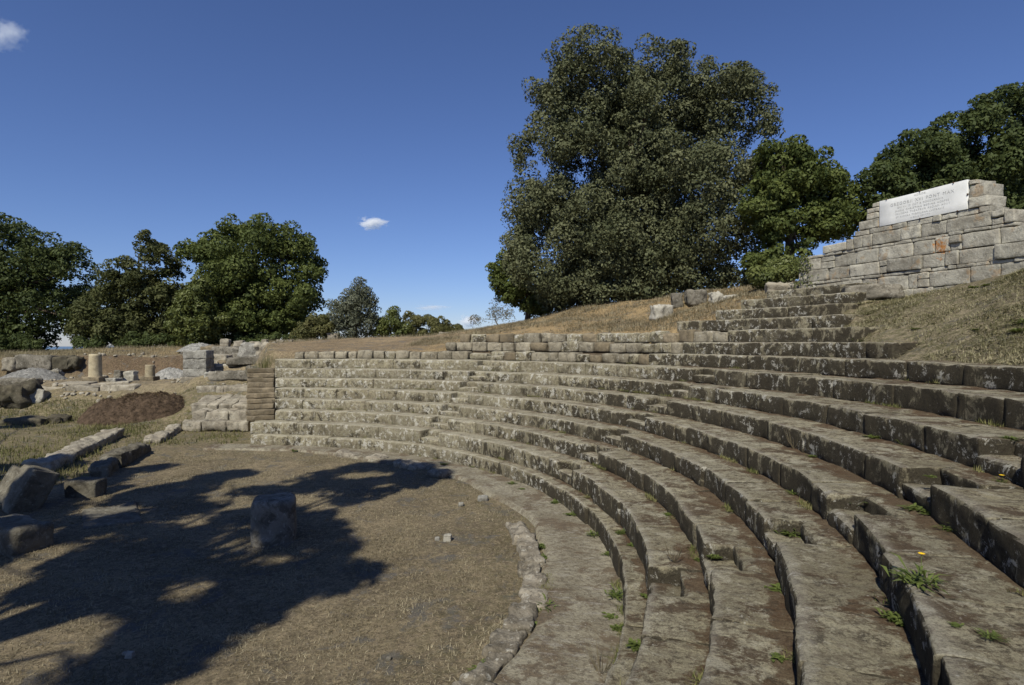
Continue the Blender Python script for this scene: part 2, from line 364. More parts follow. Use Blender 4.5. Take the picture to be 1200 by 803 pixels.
# ------------------------------------------------------------------ ground
END_U = np.array([-.402, 1.]) / math.hypot(.402, 1); END_N = np.array([1., .402]) / math.hypot(.402, 1)
rk = [0, 11.9] + [RR[k] for k in range(1, 16)]; zk = [0, -.02] + [ZZ[k - 1] - .14 for k in range(1, 16)]
PL_T = [-180, -60, -20, 20, 42, 60, 67, 74, 83, 100, 130, 180]; PL_Z = [7, 7.4, 7.5, 7.3, 7.0, 6.45, 5.55, 4.95, 4.45, 4.1, 3.9, 3.9]
ZW_T = [-180, 8, 12, 20, 26, 30, 36, 44, 60, 67, 74, 85, 180]; ZW_Z = [6.3, 6.2, 6.05, 5.55, 5.6, 5.95, 6.0, 5.35, 5.15, 4.8, 4.35, 3.98, 3.85]
def ground_z(X, Y, rough=True):
    X = np.asarray(X, float); Y = np.asarray(Y, float)
    dx, dy = X - CX, Y - CY; r = np.hypot(dx, dy); th = np.degrees(np.arctan2(dy, dx)); th = np.where(th < -110, th + 360, th)
    n = ntop(th); Rn = np.vectorize(RR.get)(n).astype(float); Zn = np.vectorize(ZZ.get)(n).astype(float)
    line = np.interp(r, rk, zk)
    zw = np.interp(th, ZW_T, ZW_Z); pl = np.interp(th, PL_T, PL_Z)
    r0 = Rn + .75
    a = np.clip((r - r0) / np.maximum(24.75 - r0, .3), 0, 1); up = Zn - .04 + (np.maximum(zw, Zn + .05) - Zn) * a
    b = ss(24.75, 31, r); up = np.where(r > 24.75, np.maximum(zw, Zn) + (pl - np.maximum(zw, Zn)) * b, up)
    up = up - np.clip(r - 33, 0, 40) * .012
    k = ss(.30, .62, r - Rn)
    HR = np.where(r < Rn + .1, line, line * (1 - k) + up * k)
    HR = np.where(r > Rn + .62, up, HR)
    # left side: stage and forum
    near = ss(-20, -17, X)
    a1 = ss(27.5, 33, Y) * 1.62; a2 = ss(30, 36, Y) * 1.62
    HL = a2 * (1 - near) + a1 * near
    bank_a = ss(40.3, 41.6, Y) * 1.55 + ss(41.6, 48, Y) * .5
    bank_b = ss(33.6, 34.2, Y) * .55 + ss(35.6, 36.4, Y) * .6 + ss(38.3, 40.0, Y) * .75 + ss(40, 47, Y) * .25
    nb = ss(-21, -18.5, X); HL = HL + bank_a * (1 - nb) + bank_b * nb - ss(-28, -42, X) * .5 * ss(36, 44, Y)
    d = X * END_N[0] + Y * END_N[1]
    wdt = .25 + ss(30, 36, Y) * .8
    m = ss(0, 1, (d + .35 + wdt) / wdt)
    inside = r < 12.0
    H = HL * (1 - m) + HR * m
    H = np.where(inside, 0, H)
    H = np.where((Y < 20) & (d < 2) & (r > 11.9) & (th > 80), 0, H)
    # fall away from the hilltop in every direction
    q = np.hypot(X, Y - 12)
    H = H - np.clip(q - 85, 0, None) ** 1.15 * .28
    if rough:
        p = np.stack([X, Y, np.zeros_like(X)], -1).reshape(-1, 3)
        nn = (fbm(p * .35, 3, 5) * .06 + fbm(p * 1.6, 3, 6) * .03).reshape(X.shape)
        seatz = (r > 12) & (r < Rn + .5) & (d > -.4)
        out = ss(0, 6, r - Rn) * .8 + .2
        H = H + np.where(seatz, -.02, np.where(r < 12, nn * .45, nn * (.5 + out)))
        bank = ((Y > 33) & (Y < 42) & (d < 0))
        H = H + np.where(bank, fbm(p * 1.1, 3, 9).reshape(X.shape) * .10, 0)
    return H
def axis(lo, hi, st, far):
    a = np.arange(lo, hi + 1e-6, st); e = [st]; 
    while sum(e) < far: e.append(e[-1] * 1.22)
    e = np.cumsum(e); return np.concatenate([(lo - e)[::-1], a, hi + e])
gx, gy = axis(-46, 34, .36, 700), axis(-14, 60, .36, 700)
GX, GY = np.meshgrid(gx, gy, indexing='ij'); GZ = ground_z(GX, GY)
V = np.stack([GX, GY, GZ], -1).reshape(-1, 3); nxg, nyg = GX.shape
idx = np.arange(nxg * nyg).reshape(nxg, nyg)
Q = np.stack([idx[:-1, :-1], idx[1:, :-1], idx[1:, 1:], idx[:-1, 1:]], -1).reshape(-1, 4)
x, y = V[:, 0], V[:, 1]; rr = np.hypot(x - CX, y - CY); th = np.degrees(np.arctan2(y - CY, x - CX)); dE = x * END_N[0] + y * END_N[1]
def C3(c): return np.array(c)[None, :]
gcol = np.repeat(C3((.225, .187, .128)), len(V), 0)                                   # dead turf of the orchestra
def lay(c, wgt): 
    global gcol
    gcol = gcol * (1 - wgt[:, None]) + C3(c) * wgt[:, None]
lay((.235, .205, .14), ss(18.6, 19.2, rr) * ss(34, 24, th))                           # right slope, straw and olive
hill = ss(18.6, 19.4, rr) * ss(24, 34, th) * ss(82, 70, th); lay((.30, .225, .13), hill)     # straw below the tree
lay((.245, .19, .125), ss(18.8, 19.4, rr) * ss(70, 80, th) * ss(-1, 1, dE))           # bare terrace
left = ss(.2, -1, dE) * ss(12, 13, rr + (dE < -6) * 6)
lay((.22, .185, .125), left * ss(22, 28, y)); lay((.245, .205, .145), left * ss(33, 36, y))
lay((.13, .095, .065), left * ss(40.2, 40.6, y) * ss(42, 41.4, y)); lay((.24, .185, .11), left * ss(41.6, 43, y))
far = ss(40, 60, np.hypot(x, y - 10)); lay((.14, .13, .07), far)
lay((.25, .215, .155), ss(18.9, 19.4, rr) * ss(34, 24, th) * .6)
green = np.clip(left * ss(36, 30, y) * ss(14, 20, y) + ss(18.6, 19.4, rr) * ss(32, 20, th) * .7 + .16 + .35 * ss(8.5, 11, rr) * (rr < 12), 0, 1)
g = obj('ground', V, Q, M['ground'], attrs={'gcol': gcol, 'green': green}, smooth=True, origin=(0, 0, 0)); tag(g, kind='structure')

sea = NB('sea_water'); sea.b.inputs['Roughness'].default_value = .6; sea.b.inputs['Specular IOR Level'].default_value = .5
sea.done((.10, .17, .27), sea.bump(sea.noise(sea.map(sea.pos(), (.002, .002, .002)), 1., 4), 30, .3))
S = 90000; ang = np.linspace(0, 2 * math.pi, 65)[:-1]
ring = lambda r: np.stack([r * np.cos(ang), r * np.sin(ang), np.full(64, -480.)], 1)
V = np.concatenate([ring(300), ring(4000), ring(S)]); i = np.arange(64); j = (i + 1) % 64
tag(obj('sea', V, np.concatenate([np.stack([i, i + 64, j + 64, j], 1), np.stack([i + 64, i + 128, j + 128, j + 64], 1)])[:, ::-1], sea.m, origin=(0, 0, -480)), kind='structure')

# ------------------------------------------------------------------ seat rows
theatre = tag(empty('stone_theatre', (CX, CY, 0)), 'curved tiers of weathered grey stone seats around the dry orchestra', 'theatre')
STAIR = {}
for k in range(2, 10):
    STAIR[k] = [(53.5 + .8 * (k - 2), .86), (-13.1, .88)]
    if k <= 8: STAIR[k].append((20.6 + .5 * (k - 2), .95))
def polar_block(name, row, r0, r1, t0, t1, z0, z1, mat, parent, ztilt=0., rho=.035, amp=.012):
    """a block bent to the curve: r0..r1 radius, t0>t1 degrees, z0..z1; radial front face towards the orchestra"""
    _sd[0] += 1
    tm, rm = (t0 + t1) / 2, (r0 + r1) / 2; px, py = pol(rm, tm); dist = math.hypot(px, py) if True else 0
    d3 = math.hypot(dist, EYE - z1); vis = py > .3 and abs(px) < py * 1.1 + 3
    cell = np.clip(d3 * .0062, .035, .16) if vis else .3
    la = math.radians(t0 - t1) * rm
    a, b, c = la / 2, (r1 - r0) / 2, (z1 - z0) / 2
    nn = (min(60, la / cell), min(34, (r1 - r0) / cell), max(3, min(16, (z1 - z0) / cell)))
    nn = tuple(max(v, m) for v, m in zip(nn, (5, 5, 4)))
    V, Q = rock_box(a, b, c, nn, rho * rng.uniform(.8, 1.3), amp, 3.4, _sd[0], .8, 3.5 if rho < .05 else 1.4)
    # slow waves in the worn faces
    wv = fbm(np.stack([V[:, 0] * .9 + _sd[0] * 3.1, V[:, 1] * 1.2, V[:, 2]], 1), 2, 11)
    front = (V[:, 1] < 0)
    V[:, 1] += np.where(front, wv * .038 + rng.normal(0, .006), 0)
    V[:, 2] += np.where(V[:, 2] > 0, wv * .012 + ztilt * V[:, 0] / max(a, .1), 0)
    r = rm + V[:, 1]; th = np.radians(tm) - V[:, 0] / rm; z = (z0 + z1) / 2 + V[:, 2]
    W = np.stack([CX + r * np.cos(th), CY + r * np.sin(th), z], 1)
    Rk = RR[row]; fr = np.clip((r - Rk) / (RR[row + 1] - Rk), -.2, 1.2)
    # local +x runs clockwise, +y outward: handedness flips -> reverse winding is not needed (x flips with theta)
    return obj(name, W, Q, mat, parent, attrs={'pol': np.stack([r, -th * 15, z], 1), 'fr': fr, 'hz': np.clip((z - ZZ[row - 1]) / (ZZ[row] - ZZ[row - 1]), -.2, 1.2)})
def ring_core(row, t0, t1, r0, r1, z0, z1):
    n = max(4, int(abs(t0 - t1) / 1.5)); t = np.radians(np.linspace(t0, t1, n + 1)); V = []
    for rr_, z in ((r0, z0), (r0, z1), (r1, z1), (r1, z0)):
        V.append(np.stack([CX + rr_ * np.cos(t), CY + rr_ * np.sin(t), np.full(n + 1, z)], 1))
    V = np.concatenate(V); i = np.arange(n); m = n + 1; Q = []
    for a in range(4):
        b = (a + 1) % 4; Q.append(np.stack([a * m + i, b * m + i, b * m + i + 1, a * m + i + 1], 1))
    Q.append(np.array([[0, 3 * m, 2 * m, m], [n, m + n, 2 * m + n, 3 * m + n]])); return V, np.concatenate(Q)
for k in range(1, 16):
    tL, tR = ROW[k]; R0, R1, zb, zt = RR[k], RR[k + 1], ZZ[k - 1], ZZ[k]
    ins = .16 if k == 1 else .52
    V, Q = ring_core(k, tL - .35, tR + .35, R0 + ins, R1 + .35, zb - .3, zt - .05)
    row = obj('seat_row', V, Q, M['core'], theatre)
    cuts = sorted([(c + math.degrees(wd / 2 / R0), c - math.degrees(wd / 2 / R0)) for c, wd in STAIR.get(k, [])], reverse=True)
    t = tL; segs = []
    for a, b in cuts + [(tR, None)]:
        segs.append((t, a)); t = b
    small = lambda t_: (k == 9 and t_ > 36) or (k == 10 and t_ > 33) or (k == 11 and t_ > 31)
    zbias = 0
    for s0, s1 in segs:
        t = s0
        while t > s1 + .2:
            L = (rng.uniform(.5, .95) if small(t) else rng.uniform(1.0, 2.1)) if k > 1 else rng.uniform(.9, 1.9)
            dl = math.degrees(L / R0); t1 = t - dl
            if t1 < s1 + math.degrees(.45 / R0): t1 = s1
            gap = math.degrees(rng.uniform(.0005, .003) / R0) if not small(t) else math.degrees(rng.uniform(.012, .03) / R0)
            dz = rng.normal(0, .004) if not small(t) else rng.normal(-.03, .028); dr = rng.normal(0, .007 if not small(t) else .03)
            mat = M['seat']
            if small(t) and rng.random() < .75: mat = M['rim'] if rng.random() < .7 else M['brown']
            depth_end = R1 + .08 if not (small(t)) else R0 + rng.uniform(.45, .6)
            if k == 9 and t < -8: depth_end = R0 + .75
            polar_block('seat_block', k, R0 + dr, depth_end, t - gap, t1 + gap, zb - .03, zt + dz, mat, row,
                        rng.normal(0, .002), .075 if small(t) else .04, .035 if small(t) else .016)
            t = t1
    for a, b in cuts:      # stair: a half-height step let into the seat, the seat going on behind it
        hz = (zb + zt) / 2 + rng.normal(0, .012)
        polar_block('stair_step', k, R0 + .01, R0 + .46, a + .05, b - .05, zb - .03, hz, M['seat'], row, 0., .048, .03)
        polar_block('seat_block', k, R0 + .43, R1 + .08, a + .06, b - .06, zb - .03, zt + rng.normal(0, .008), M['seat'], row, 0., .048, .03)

# staircase at the left end of the rows
stair = obj('end_staircase', *ring_core(2, ROW[2][0] - .2, ROW[2][0] - 4.4, RR[2] + .3, RR[3] + .1, .2, .86), M['core'], theatre)
def end_pt(k): 
    px, py = pol(RR[k], th_px(k, 322)); return np.array([px, py])
zr = math.atan2(END_U[1], END_U[0]) - math.pi / 2
for k in range(3, 8):
    p = end_pt(k)
    for hz, off in (((ZZ[k - 1] + ZZ[k]) / 2, -.02), (ZZ[k], .36)):
        wd = 1.06 * (p[1] / 25); c = p + END_U * (off + .45) - END_N * (wd / 2 + .02)
        c = c + END_U * rng.normal(0, .03)
        stone('stair_step', M['brown'], c[0], c[1], hz - .19, wd + rng.normal(0, .03), .9, .19 + rng.normal(0, .008), zr + rng.normal(0, .025), (0, 0), stair, .014, .018, (16, 10, 5), 3.5, 1.0)
# ------------------------------------------------------------------ paving ring and kerb of the orchestra
n = 190; t = np.radians(np.linspace(96, -70, n)); rad = np.linspace(10.75, 12.42, 14)
RA, TA = np.meshgrid(rad, t, indexing='ij')
inner = 10.95 + .25 * fbm(np.stack([t * 6, t * 0, t * 0], 1), 3, 21) + .45 * ss(1.02, 1.4, t)
RA = np.where(RA < 12.2, 12.2 - (12.2 - RA) * ((12.2 - inner) / (12.2 - 10.75))[None, :], RA)
P = np.stack([CX + RA * np.cos(TA), CY + RA * np.sin(TA), np.zeros_like(RA)], -1).reshape(-1, 3)
P[:, 2] = .075 + fbm(P * 1.3, 3, 22) * .018 - ss(.05, 0, (RA - inner[None, :]).ravel()) * .12
i = np.arange(14 * n).reshape(14, n); Q = np.stack([i[:-1, :-1], i[1:, :-1], i[1:, 1:], i[:-1, 1:]], -1).reshape(-1, 4)[:, ::-1]
pv = obj('orchestra_paving', P, Q, M['paving'], attrs={'pol': np.stack([RA.ravel(), TA.ravel() * 15, P[:, 2]], 1)}, smooth=True, origin=(CX, CY, 0)); tag(pv, kind='structure')
kerb = tag(empty('orchestra_kerb', (*pol(10.7, -5), 0)), 'broken curved kerb of rough lichen-spotted stones edging the dry turf', 'kerb')
t = 12.0
while t > -62:
    L = rng.uniform(.45, 1.3); dl = math.degrees(L / 10.7); tm = t - dl / 2
    px, py = pol(10.72 + rng.normal(0, .05) - .12 * ss(-18, -34, tm), tm)
    cell = np.clip(math.hypot(px, py) * .007, .045, .12)
    stone('kerb_stone', M['kerb'], px, py, -.12, rng.uniform(.30, .50) * (1 + .2 * ss(-5, -30, tm)), L * 1.1, .22 + rng.uniform(-.04, .04), math.radians(tm) + rng.normal(0, .06), (rng.normal(0, .03), rng.normal(0, .04)), kerb, .04, .06, (max(8, .5 / cell), max(8, L / cell), 6), 4.5, 1.2)
    t -= dl + math.degrees(.02 / 10.7)
for tm, r_, sx, sy in ((66, 11.25, .5, .9), (59, 11.2, .55, .7), (50, 11.1, .7, 1.1), (42, 10.95, .5, .8)):
    px, py = pol(r_, tm); stone('kerb_stone', M['kerb'], px, py, -.10, sx, sy, .26, math.radians(tm) + rng.normal(0, .1), (rng.normal(0, .06), 0), kerb, .09, .05, (9, 10, 5), 3, .9)

# ------------------------------------------------------------------ memorial wall with marble plaque
LICH = None
uo, zo = wall_px(1102, 292); pL = WP0 + WD * uo; LICH = (pL[0], pL[1], zo)
M['wall'] = mat_stone('wall_stone', (.31, .285, .235), (.42, .40, .34), .35, .45, LICH, .03)
OUT = [wall_px(*p) for p in ((936, 302), (955, 296), (1000, 281), (1003, 268), (1014, 258), (1016, 244), (1030, 237), (1134, 210), (1149, 212), (1155, 226), (1160, 240), (1164, 246), (1186, 248), (1190, 250), (1192, 272), (1215, 272), (1240, 292), (1262, 298))]
ou = np.array([o[0] for o in OUT]); oz = np.array([o[1] for o in OUT])
PLQ = [wall_px(1030, 266), wall_px(1134, 246), wall_px(1030, 237), wall_px(1134, 210)]
pu0, pu1 = PLQ[0][0], PLQ[1][0]; pz0 = (PLQ[0][1] + PLQ[1][1]) / 2; pz1 = (PLQ[2][1] + PLQ[3][1]) / 2
wall = tag(empty('memorial_wall', (*(WP0 + WD * 1.5), 5.6)), 'ruined grey block wall with orange lichen carrying a white marble plaque', 'wall')
def wpt(u, dpt, z): p = WP0 + WD * u - WN * dpt; return np.array([p[0], p[1], z])
wrz = math.atan2(WD[1], WD[0])
# inner core of rubble, stepping with the outline
us = np.linspace(ou[0] + .3, ou[-1] - .3, 60); tz = np.interp(us, ou, oz) - .45; V = []; Q = []
for dp in (.22, .95):
    for zz in (np.full(60, 5.0), tz - (dp > .5) * .15): V.append(np.stack([*(WP0[:, None] + WD[:, None] * us - WN[:, None] * dp), zz], 1))
V = np.concatenate(V); i = np.arange(59)
Q = np.concatenate([np.stack([a + i, a + i + 1, b + i + 1, b + i], 1) for a, b in ((0, 60), (60, 180), (180, 120), (120, 0))] + [np.array([[0, 60, 180, 120], [59, 179, 239, 119]])])
obj('rubble_core', V, Q, M['ruin'], wall)
zc = pz0; courses = []
for h in (.19, .42, .11, .46, .44, .12, .48, .44, .42):
    courses.append((zc - h, zc)); zc -= h
courses += [(pz0, pz0 + (pz1 - pz0) * .36), (pz0 + (pz1 - pz0) * .36, pz0 + (pz1 - pz0) * .80), (pz0 + (pz1 - pz0) * .80, pz1 - .02)]
ug = np.linspace(ou[0], ou[-1], 400); tg = np.interp(ug, ou, oz)
for z0, z1 in courses:
    h = z1 - z0; thin = h < .22; okm = tg > z0 + min(.6 * h, .18)
    if z1 > pz0 + .02: okm &= ~((ug > pu0 - .01) & (ug < pu1 + .01))
    runs = np.flatnonzero(np.diff(np.concatenate([[0], okm.astype(int), [0]])))
    for ra, rb in zip(runs[::2], runs[1::2]):
        u, ue = ug[ra], ug[rb - 1]
        while u < ue - .05:
            L = rng.uniform(.5, 1.3) if not thin else rng.uniform(.25, .9)
            if h > .35 and rng.random() < .28: L = rng.uniform(.28, .45)
            u1 = u + L
            if u1 > ue - .16: u1 = ue
            L = u1 - u; sm = tg[(ug >= u) & (ug <= u1)]; zt_ = min(z1, (sm.mean() if len(sm) else z1) + .05)
            splits = [(z0, zt_)]
            if (zt_ - z0) > .34 and L < .6 and rng.random() < .4:
                zm = z0 + (zt_ - z0) * rng.uniform(.4, .6); splits = [(z0, zm), (zm, zt_)]
            for a, b in splits:
                c = wpt((u + u1) / 2, .43 + rng.normal(0, .02), 0)
                stone('wall_stone', M['wall'], c[0], c[1], a + .006, L - rng.uniform(.006, .026), .86, max(.08, b - a - rng.uniform(.006, .022)), wrz + rng.normal(0, .012), (rng.normal(0, .012), rng.normal(0, .008)), wall, .02, .016, (9, 6, 8), 5, .8)
            u = u1
# plaque
pm = NB('white_marble'); P_ = pm.pos()
pc = pm.mix(pm.ramp(pm.noise(P_, 2.2, 6, .6), .3, .7), (.66, .66, .645), (.76, .76, .75)); pm.b.inputs['Roughness'].default_value = .55
pm.done(pc, pm.bump(pm.noise(P_, 20, 5), .004, .5))
c = wpt((pu0 + pu1) / 2, .06, 0); V, Q = rock_box((pu1 - pu0) / 2 - .012, .06, (pz1 - pz0) / 2, (8, 3, 6), .008, .001)
V[:, 2] += (V[:, 2] > 0) * (-.05 * ss(.2, .75, 1 - np.abs(V[:, 0] / ((pu1 - pu0) / 2) + .35)) * .3)
plq = obj('plaque', place(V, (c[0], c[1], (pz0 + pz1) / 2), wrz), Q, pm.m, wall); plq['label'] = 'white marble plaque with a faint Latin inscription'
ink = mat_plain('worn_letter_paint', (.46, .46, .455), .12)
H = pz1 - pz0
for txt, fy, sz, m_ in (('HONORI', .90, .075, .0), ('GREGORII XVI PONT MAX', .72, .125, .02), ('QVI VII ID OCT A MDCCCXXXIX', .575, .072, -.02),
                        ('MARIA CHRISTINA REGINA HOSPES', .455, .078, .03), ('INVISENS THEATRVM REGIAM ADIIT', .34, .078, .05), ('ET RVDERA TVSCVLANA LVSTRAVIT', .22, .07, -.03), ('A SOLO EDVCTA', .11, .06, .0)):
    cu = bpy.data.curves.new('inscription', 'FONT'); cu.body = txt; cu.size = sz * H / .89 * 1.15; cu.align_x = 'CENTER'; cu.space_character = 1.25; cu.space_word = 1.3; cu.resolution_u = 2
    cu.extrude = .0015
    tmp = bpy.data.objects.new('tmp_text', cu); col.objects.link(tmp)
    dg = bpy.context.evaluated_depsgraph_get(); me = bpy.data.meshes.new_from_object(tmp.evaluated_get(dg)); bpy.data.objects.remove(tmp)
    me.materials.clear(); me.materials.append(ink)
    p = wpt((pu0 + pu1) / 2 + m_, -.0035, pz0 + H * fy - sz * .35)
    o = link('inscription', me, p, plq); o.rotation_euler = (math.radians(90), 0, wrz)
iron = mat_plain('rusty_iron', (.09, .055, .035), .3)
for fu, fz in ((.1, 1), (.5, 1), (.86, 1), (.5, 0), (.9, 0), (1, .5)):
    p = wpt(pu0 + (pu1 - pu0) * fu, 0, pz0 + H * fz)
    V, Q = rock_box(.014, .03, .022, (2, 2, 2), .004, 0); obj('clamp', place(V, p, wrz), Q, iron, plq)

# ------------------------------------------------------------------ small stone helpers on the ground
def gnd(x, y): return float(ground_z(np.array([x]), np.array([y]), True)[0])
def rock(name, mat, px, py, Y, wpx, hpx, dep=None, rz=None, label=None, cat='stone', group=None, rho=.14, amp=.07, tilt=None, sink=.06, n=(14, 10, 9)):
    """a loose stone whose foot shows at photo pixel (px,py) when standing at depth Y"""
    b = at(px, py, Y); sx = wpx * Y / F; sz = hpx * Y / F; sy = min(dep or sx * rng.uniform(.7, 1.), 1.4)
    rho = min(rho * .6, .2 * min(sx, sy, sz)); amp = amp * 1.5
    g0 = gnd(b[0], Y + sy / 2); z0 = min(b[2], g0) - sink
    o = stone(name, M[mat], b[0], Y + sy / 2, z0, sx, sy, b[2] + sz - z0, rng.uniform(-.15, .15) if rz is None else rz, tilt or (rng.normal(0, .04), rng.normal(0, .04)), None, rho, min(amp, .22 * min(sx, sz)), n, 3.2 / max(sx, .5), 1.0)
    if label: tag(o, label, cat, group)
    return o

# stump of a drum standing in the orchestra shade
p = gz(315, 640, 0.0); na = 56; a = np.linspace(0, 2 * math.pi, na + 1)[:-1]; prof = [(.98, -.1), (1.0, .1), (1.0, .3), (.985, .5), (.975, .68), (.955, .78), (.90, .835), (.80, .86), (.55, .872), (.25, .876)]
sq = 1 / (np.abs(np.cos(a)) ** 3.6 + np.abs(np.sin(a)) ** 3.6) ** (1 / 3.6)
V = np.concatenate([np.stack([.44 * f_ * sq * np.cos(a), .44 * f_ * sq * np.sin(a), np.full(na, z_)], 1) for f_, z_ in prof] + [np.array([[0, 0, .877]])])
V[:, :2] *= (1 + .035 * fbm(V * 2.2 + 5, 3, 92) + .012 * fbm(V * 9, 3, 94))[:, None]; V[:, 2] += np.where(V[:, 2] > .6, fbm(V * 3.2, 3, 93) * .02, 0)
i = np.arange(na); j = (i + 1) % na; Q = np.concatenate([np.stack([q * na + i, q * na + j, (q + 1) * na + j, (q + 1) * na + i], 1) for q in range(len(prof) - 1)])
T = np.stack([(len(prof) - 1) * na + i, (len(prof) - 1) * na + j, np.full(na, len(V) - 1)], 1)
tag(obj('stone_stump', place(V, (p[0] - .06, p[1] + .42, 0), .3), Q, M['dark'], T=T, smooth=True), 'squat rounded stone stump standing in the orchestra shade', 'stone stump')

# columns and pier on the forum
def column(px, base_py, Y, wpx, hpx, plinth, label, lean=0):
    b = at(px, base_py, Y); R = wpx * Y / F / 2; h = hpx * Y / F; root = tag(empty('column', b), label, 'column', 'broken columns on the forum')
    ph = plinth * Y / F; V, Q = rock_box(R * 1.45, R * 1.4, ph / 2 + .1, (8, 8, 5), .03, .02, 3, _sd[0]); obj('plinth', place(V, (b[0], b[1] + R, b[2] + ph / 2 - .1), .05), Q, M['brown'], root)
    nz_, na = 14, 28; a = np.linspace(0, 2 * math.pi, na + 1)[:-1]; V = []
    for i in range(nz_ + 1):
        f = i / nz_; rr_ = R * (1.04 - .1 * f) * (1 if i else 1.05)
        V.append(np.stack([rr_ * np.cos(a), rr_ * np.sin(a), np.full(na, f * h)], 1))
    V.append(np.array([[0, 0, h + .01]])); V = np.concatenate(V)
    V[:, :2] *= (1 + .025 * fbm(V * 3 + px, 3, 31))[:, None]; V[:, 2] += np.where(V[:, 2] > h * .95, fbm(V * 4 + px, 2, 32) * .05 * R * 2, 0)
    Q = []; T = []
    for i in range(nz_):
        for j in range(na): Q.append((i * na + j, i * na + (j + 1) % na, (i + 1) * na + (j + 1) % na, (i + 1) * na + j))
    for j in range(na): T.append((nz_ * na + j, nz_ * na + (j + 1) % na, (nz_ + 1) * na))
    V = V + np.array([b[0], b[1] + R, b[2] + ph - .02]); obj('shaft', V, Q, M['tan'], root, T=T, smooth=True); return root
column(107, 448, 36.0, 13.5, 27, 5.5, 'taller smooth tan column stump on a square plinth before the earth bank')
column(172.5, 448, 36.4, 10.5, 14, 6, 'short tan column stump between the tall column and the grey pier')
b = at(225, 447.5, 34.6); root = tag(empty('masonry_pier', b), 'thick grey masonry pier standing beside the short column stump', 'pier')
sc = 34.6 / F; wpx = 27 * sc; z = b[2] - .1
for i, (hh, mt) in enumerate(((5, 'ruin'), (10, 'grey'), (11, 'grey'), (10, 'grey'))):
    h = hh * sc + (.1 if i == 0 else 0)
    if i == 0: stone('base', M[mt], b[0] + .1, b[1] + .6, z, wpx * 1.12, wpx, h, .12, (0, 0), root, .04, .02)
    else:
        stone('block', M[mt], b[0] + .08 + rng.normal(0, .01), b[1] + .6, z, wpx * .97, wpx * .9, h + .01, .12, (0, 0), root, .03, .04, (14, 14, 8), 3., 1.1)
    z += h

# earth mound with clods
na, nr = 140, 50; A, Rr_ = np.meshgrid(np.linspace(0, 2 * math.pi, na + 1)[:-1], np.linspace(0, 1, nr), indexing='ij')
mc = np.array([-19.3, 30.6]); X = mc[0] + 3.0 * Rr_ * np.cos(A); Y = mc[1] + 2.1 * Rr_ * np.sin(A)
P = np.stack([X, Y, np.zeros_like(X)], -1).reshape(-1, 3)
prof = (1 - Rr_.ravel() ** 3.6); Zm = ground_z(P[:, 0], P[:, 1]) - .12 * (Rr_.ravel() > .97)
asym = 1 - .02 * (P[:, 0] - mc[0] < 0) * np.abs(P[:, 0] - mc[0]) / 3
P[:, 2] = np.minimum(Zm, .32) + prof * 1.05 * asym * (1 + .16 * fbm(P * .9, 3, 41)) + prof ** .5 * (fbm(P * 2.2, 4, 42) * .14 + np.abs(fbm(P * 6, 3, 43)) * .10)
i = np.arange(na * nr).reshape(na, nr); j = np.roll(i, -1, 0); Q = np.stack([i[:, :-1], i[:, 1:], j[:, 1:], j[:, :-1]], -1).reshape(-1, 4)
md = tag(obj('earth_mound', P, Q, M['mound']), 'heap of dark brown excavated soil beside the stage', 'mound')

r_ = np.random.default_rng(12); pk = P[r_.integers(0, len(P), 9000)] + r_.normal(0, .05, (9000, 3)) * [1, 1, .2]; pk = pk[pk[:, 2] > .2]
aa = r_.uniform(0, 6.28, len(pk)); dd = np.stack([np.cos(aa), np.sin(aa), r_.uniform(-.6, .8, len(aa))], 1); sd_ = np.stack([-dd[:, 1], dd[:, 0], 0 * aa], 1); hh = r_.uniform(.06, .2, len(pk))[:, None]
Vb = np.stack([pk - sd_ * .012, pk + sd_ * .012, pk + dd * hh], 1).reshape(-1, 3)
M['root'] = mat_leaf('dead_root', (.06, .042, .026), (.14, .10, .06), .05, .9, .1)
rt = obj('dead_roots', Vb, None, M['root'], md, T=np.arange(len(Vb)).reshape(-1, 3), attrs={'tint': np.repeat(r_.random(len(pk)), 3)}); tag(rt, kind='stuff')
# gravel heaps
def heap(px, py, Y, wpx, hpx, dep, label, mat='gravel'):
    b = at(px, py, Y); a_ = wpx * Y / F / 2; h = hpx * Y / F; na, nr = 80, 26
    A, R_ = np.meshgrid(np.linspace(0, 2 * math.pi, na + 1)[:-1], np.linspace(0, 1, nr), indexing='ij')
    P = np.stack([b[0] + a_ * R_ * np.cos(A), Y + dep / 2 + dep / 2 * R_ * np.sin(A), np.zeros_like(A)], -1).reshape(-1, 3); q = R_.ravel()
    P[:, 2] = b[2] - .25 * q + (1 - q ** 2.2) * h * (1 + .15 * fbm(P * .8, 2, 44)) + (1 - q) ** .3 * (np.abs(vnoise(P * 7, 45)) * .09 + np.abs(vnoise(P * 14, 46)) * .05)
    i = np.arange(na * nr).reshape(na, nr); j = np.roll(i, -1, 0)
    tag(obj('gravel_heap', P, np.stack([i[:, :-1], i[:, 1:], j[:, 1:], j[:, :-1]], -1).reshape(-1, 4), M[mat]), label, 'gravel', 'gravel heaps on the forum')
heap(14, 444, 36.5, 78, 10, 3.2, 'smooth grey gravel dome at the foot of the earth bank')
heap(190, 444, 38.4, 56, 11, 2.2, 'pale grey gravel heap behind the two column stumps')
heap(222, 409, 43.0, 52, 6, 3, 'flat gravel heap on top of the bank below the big oak')

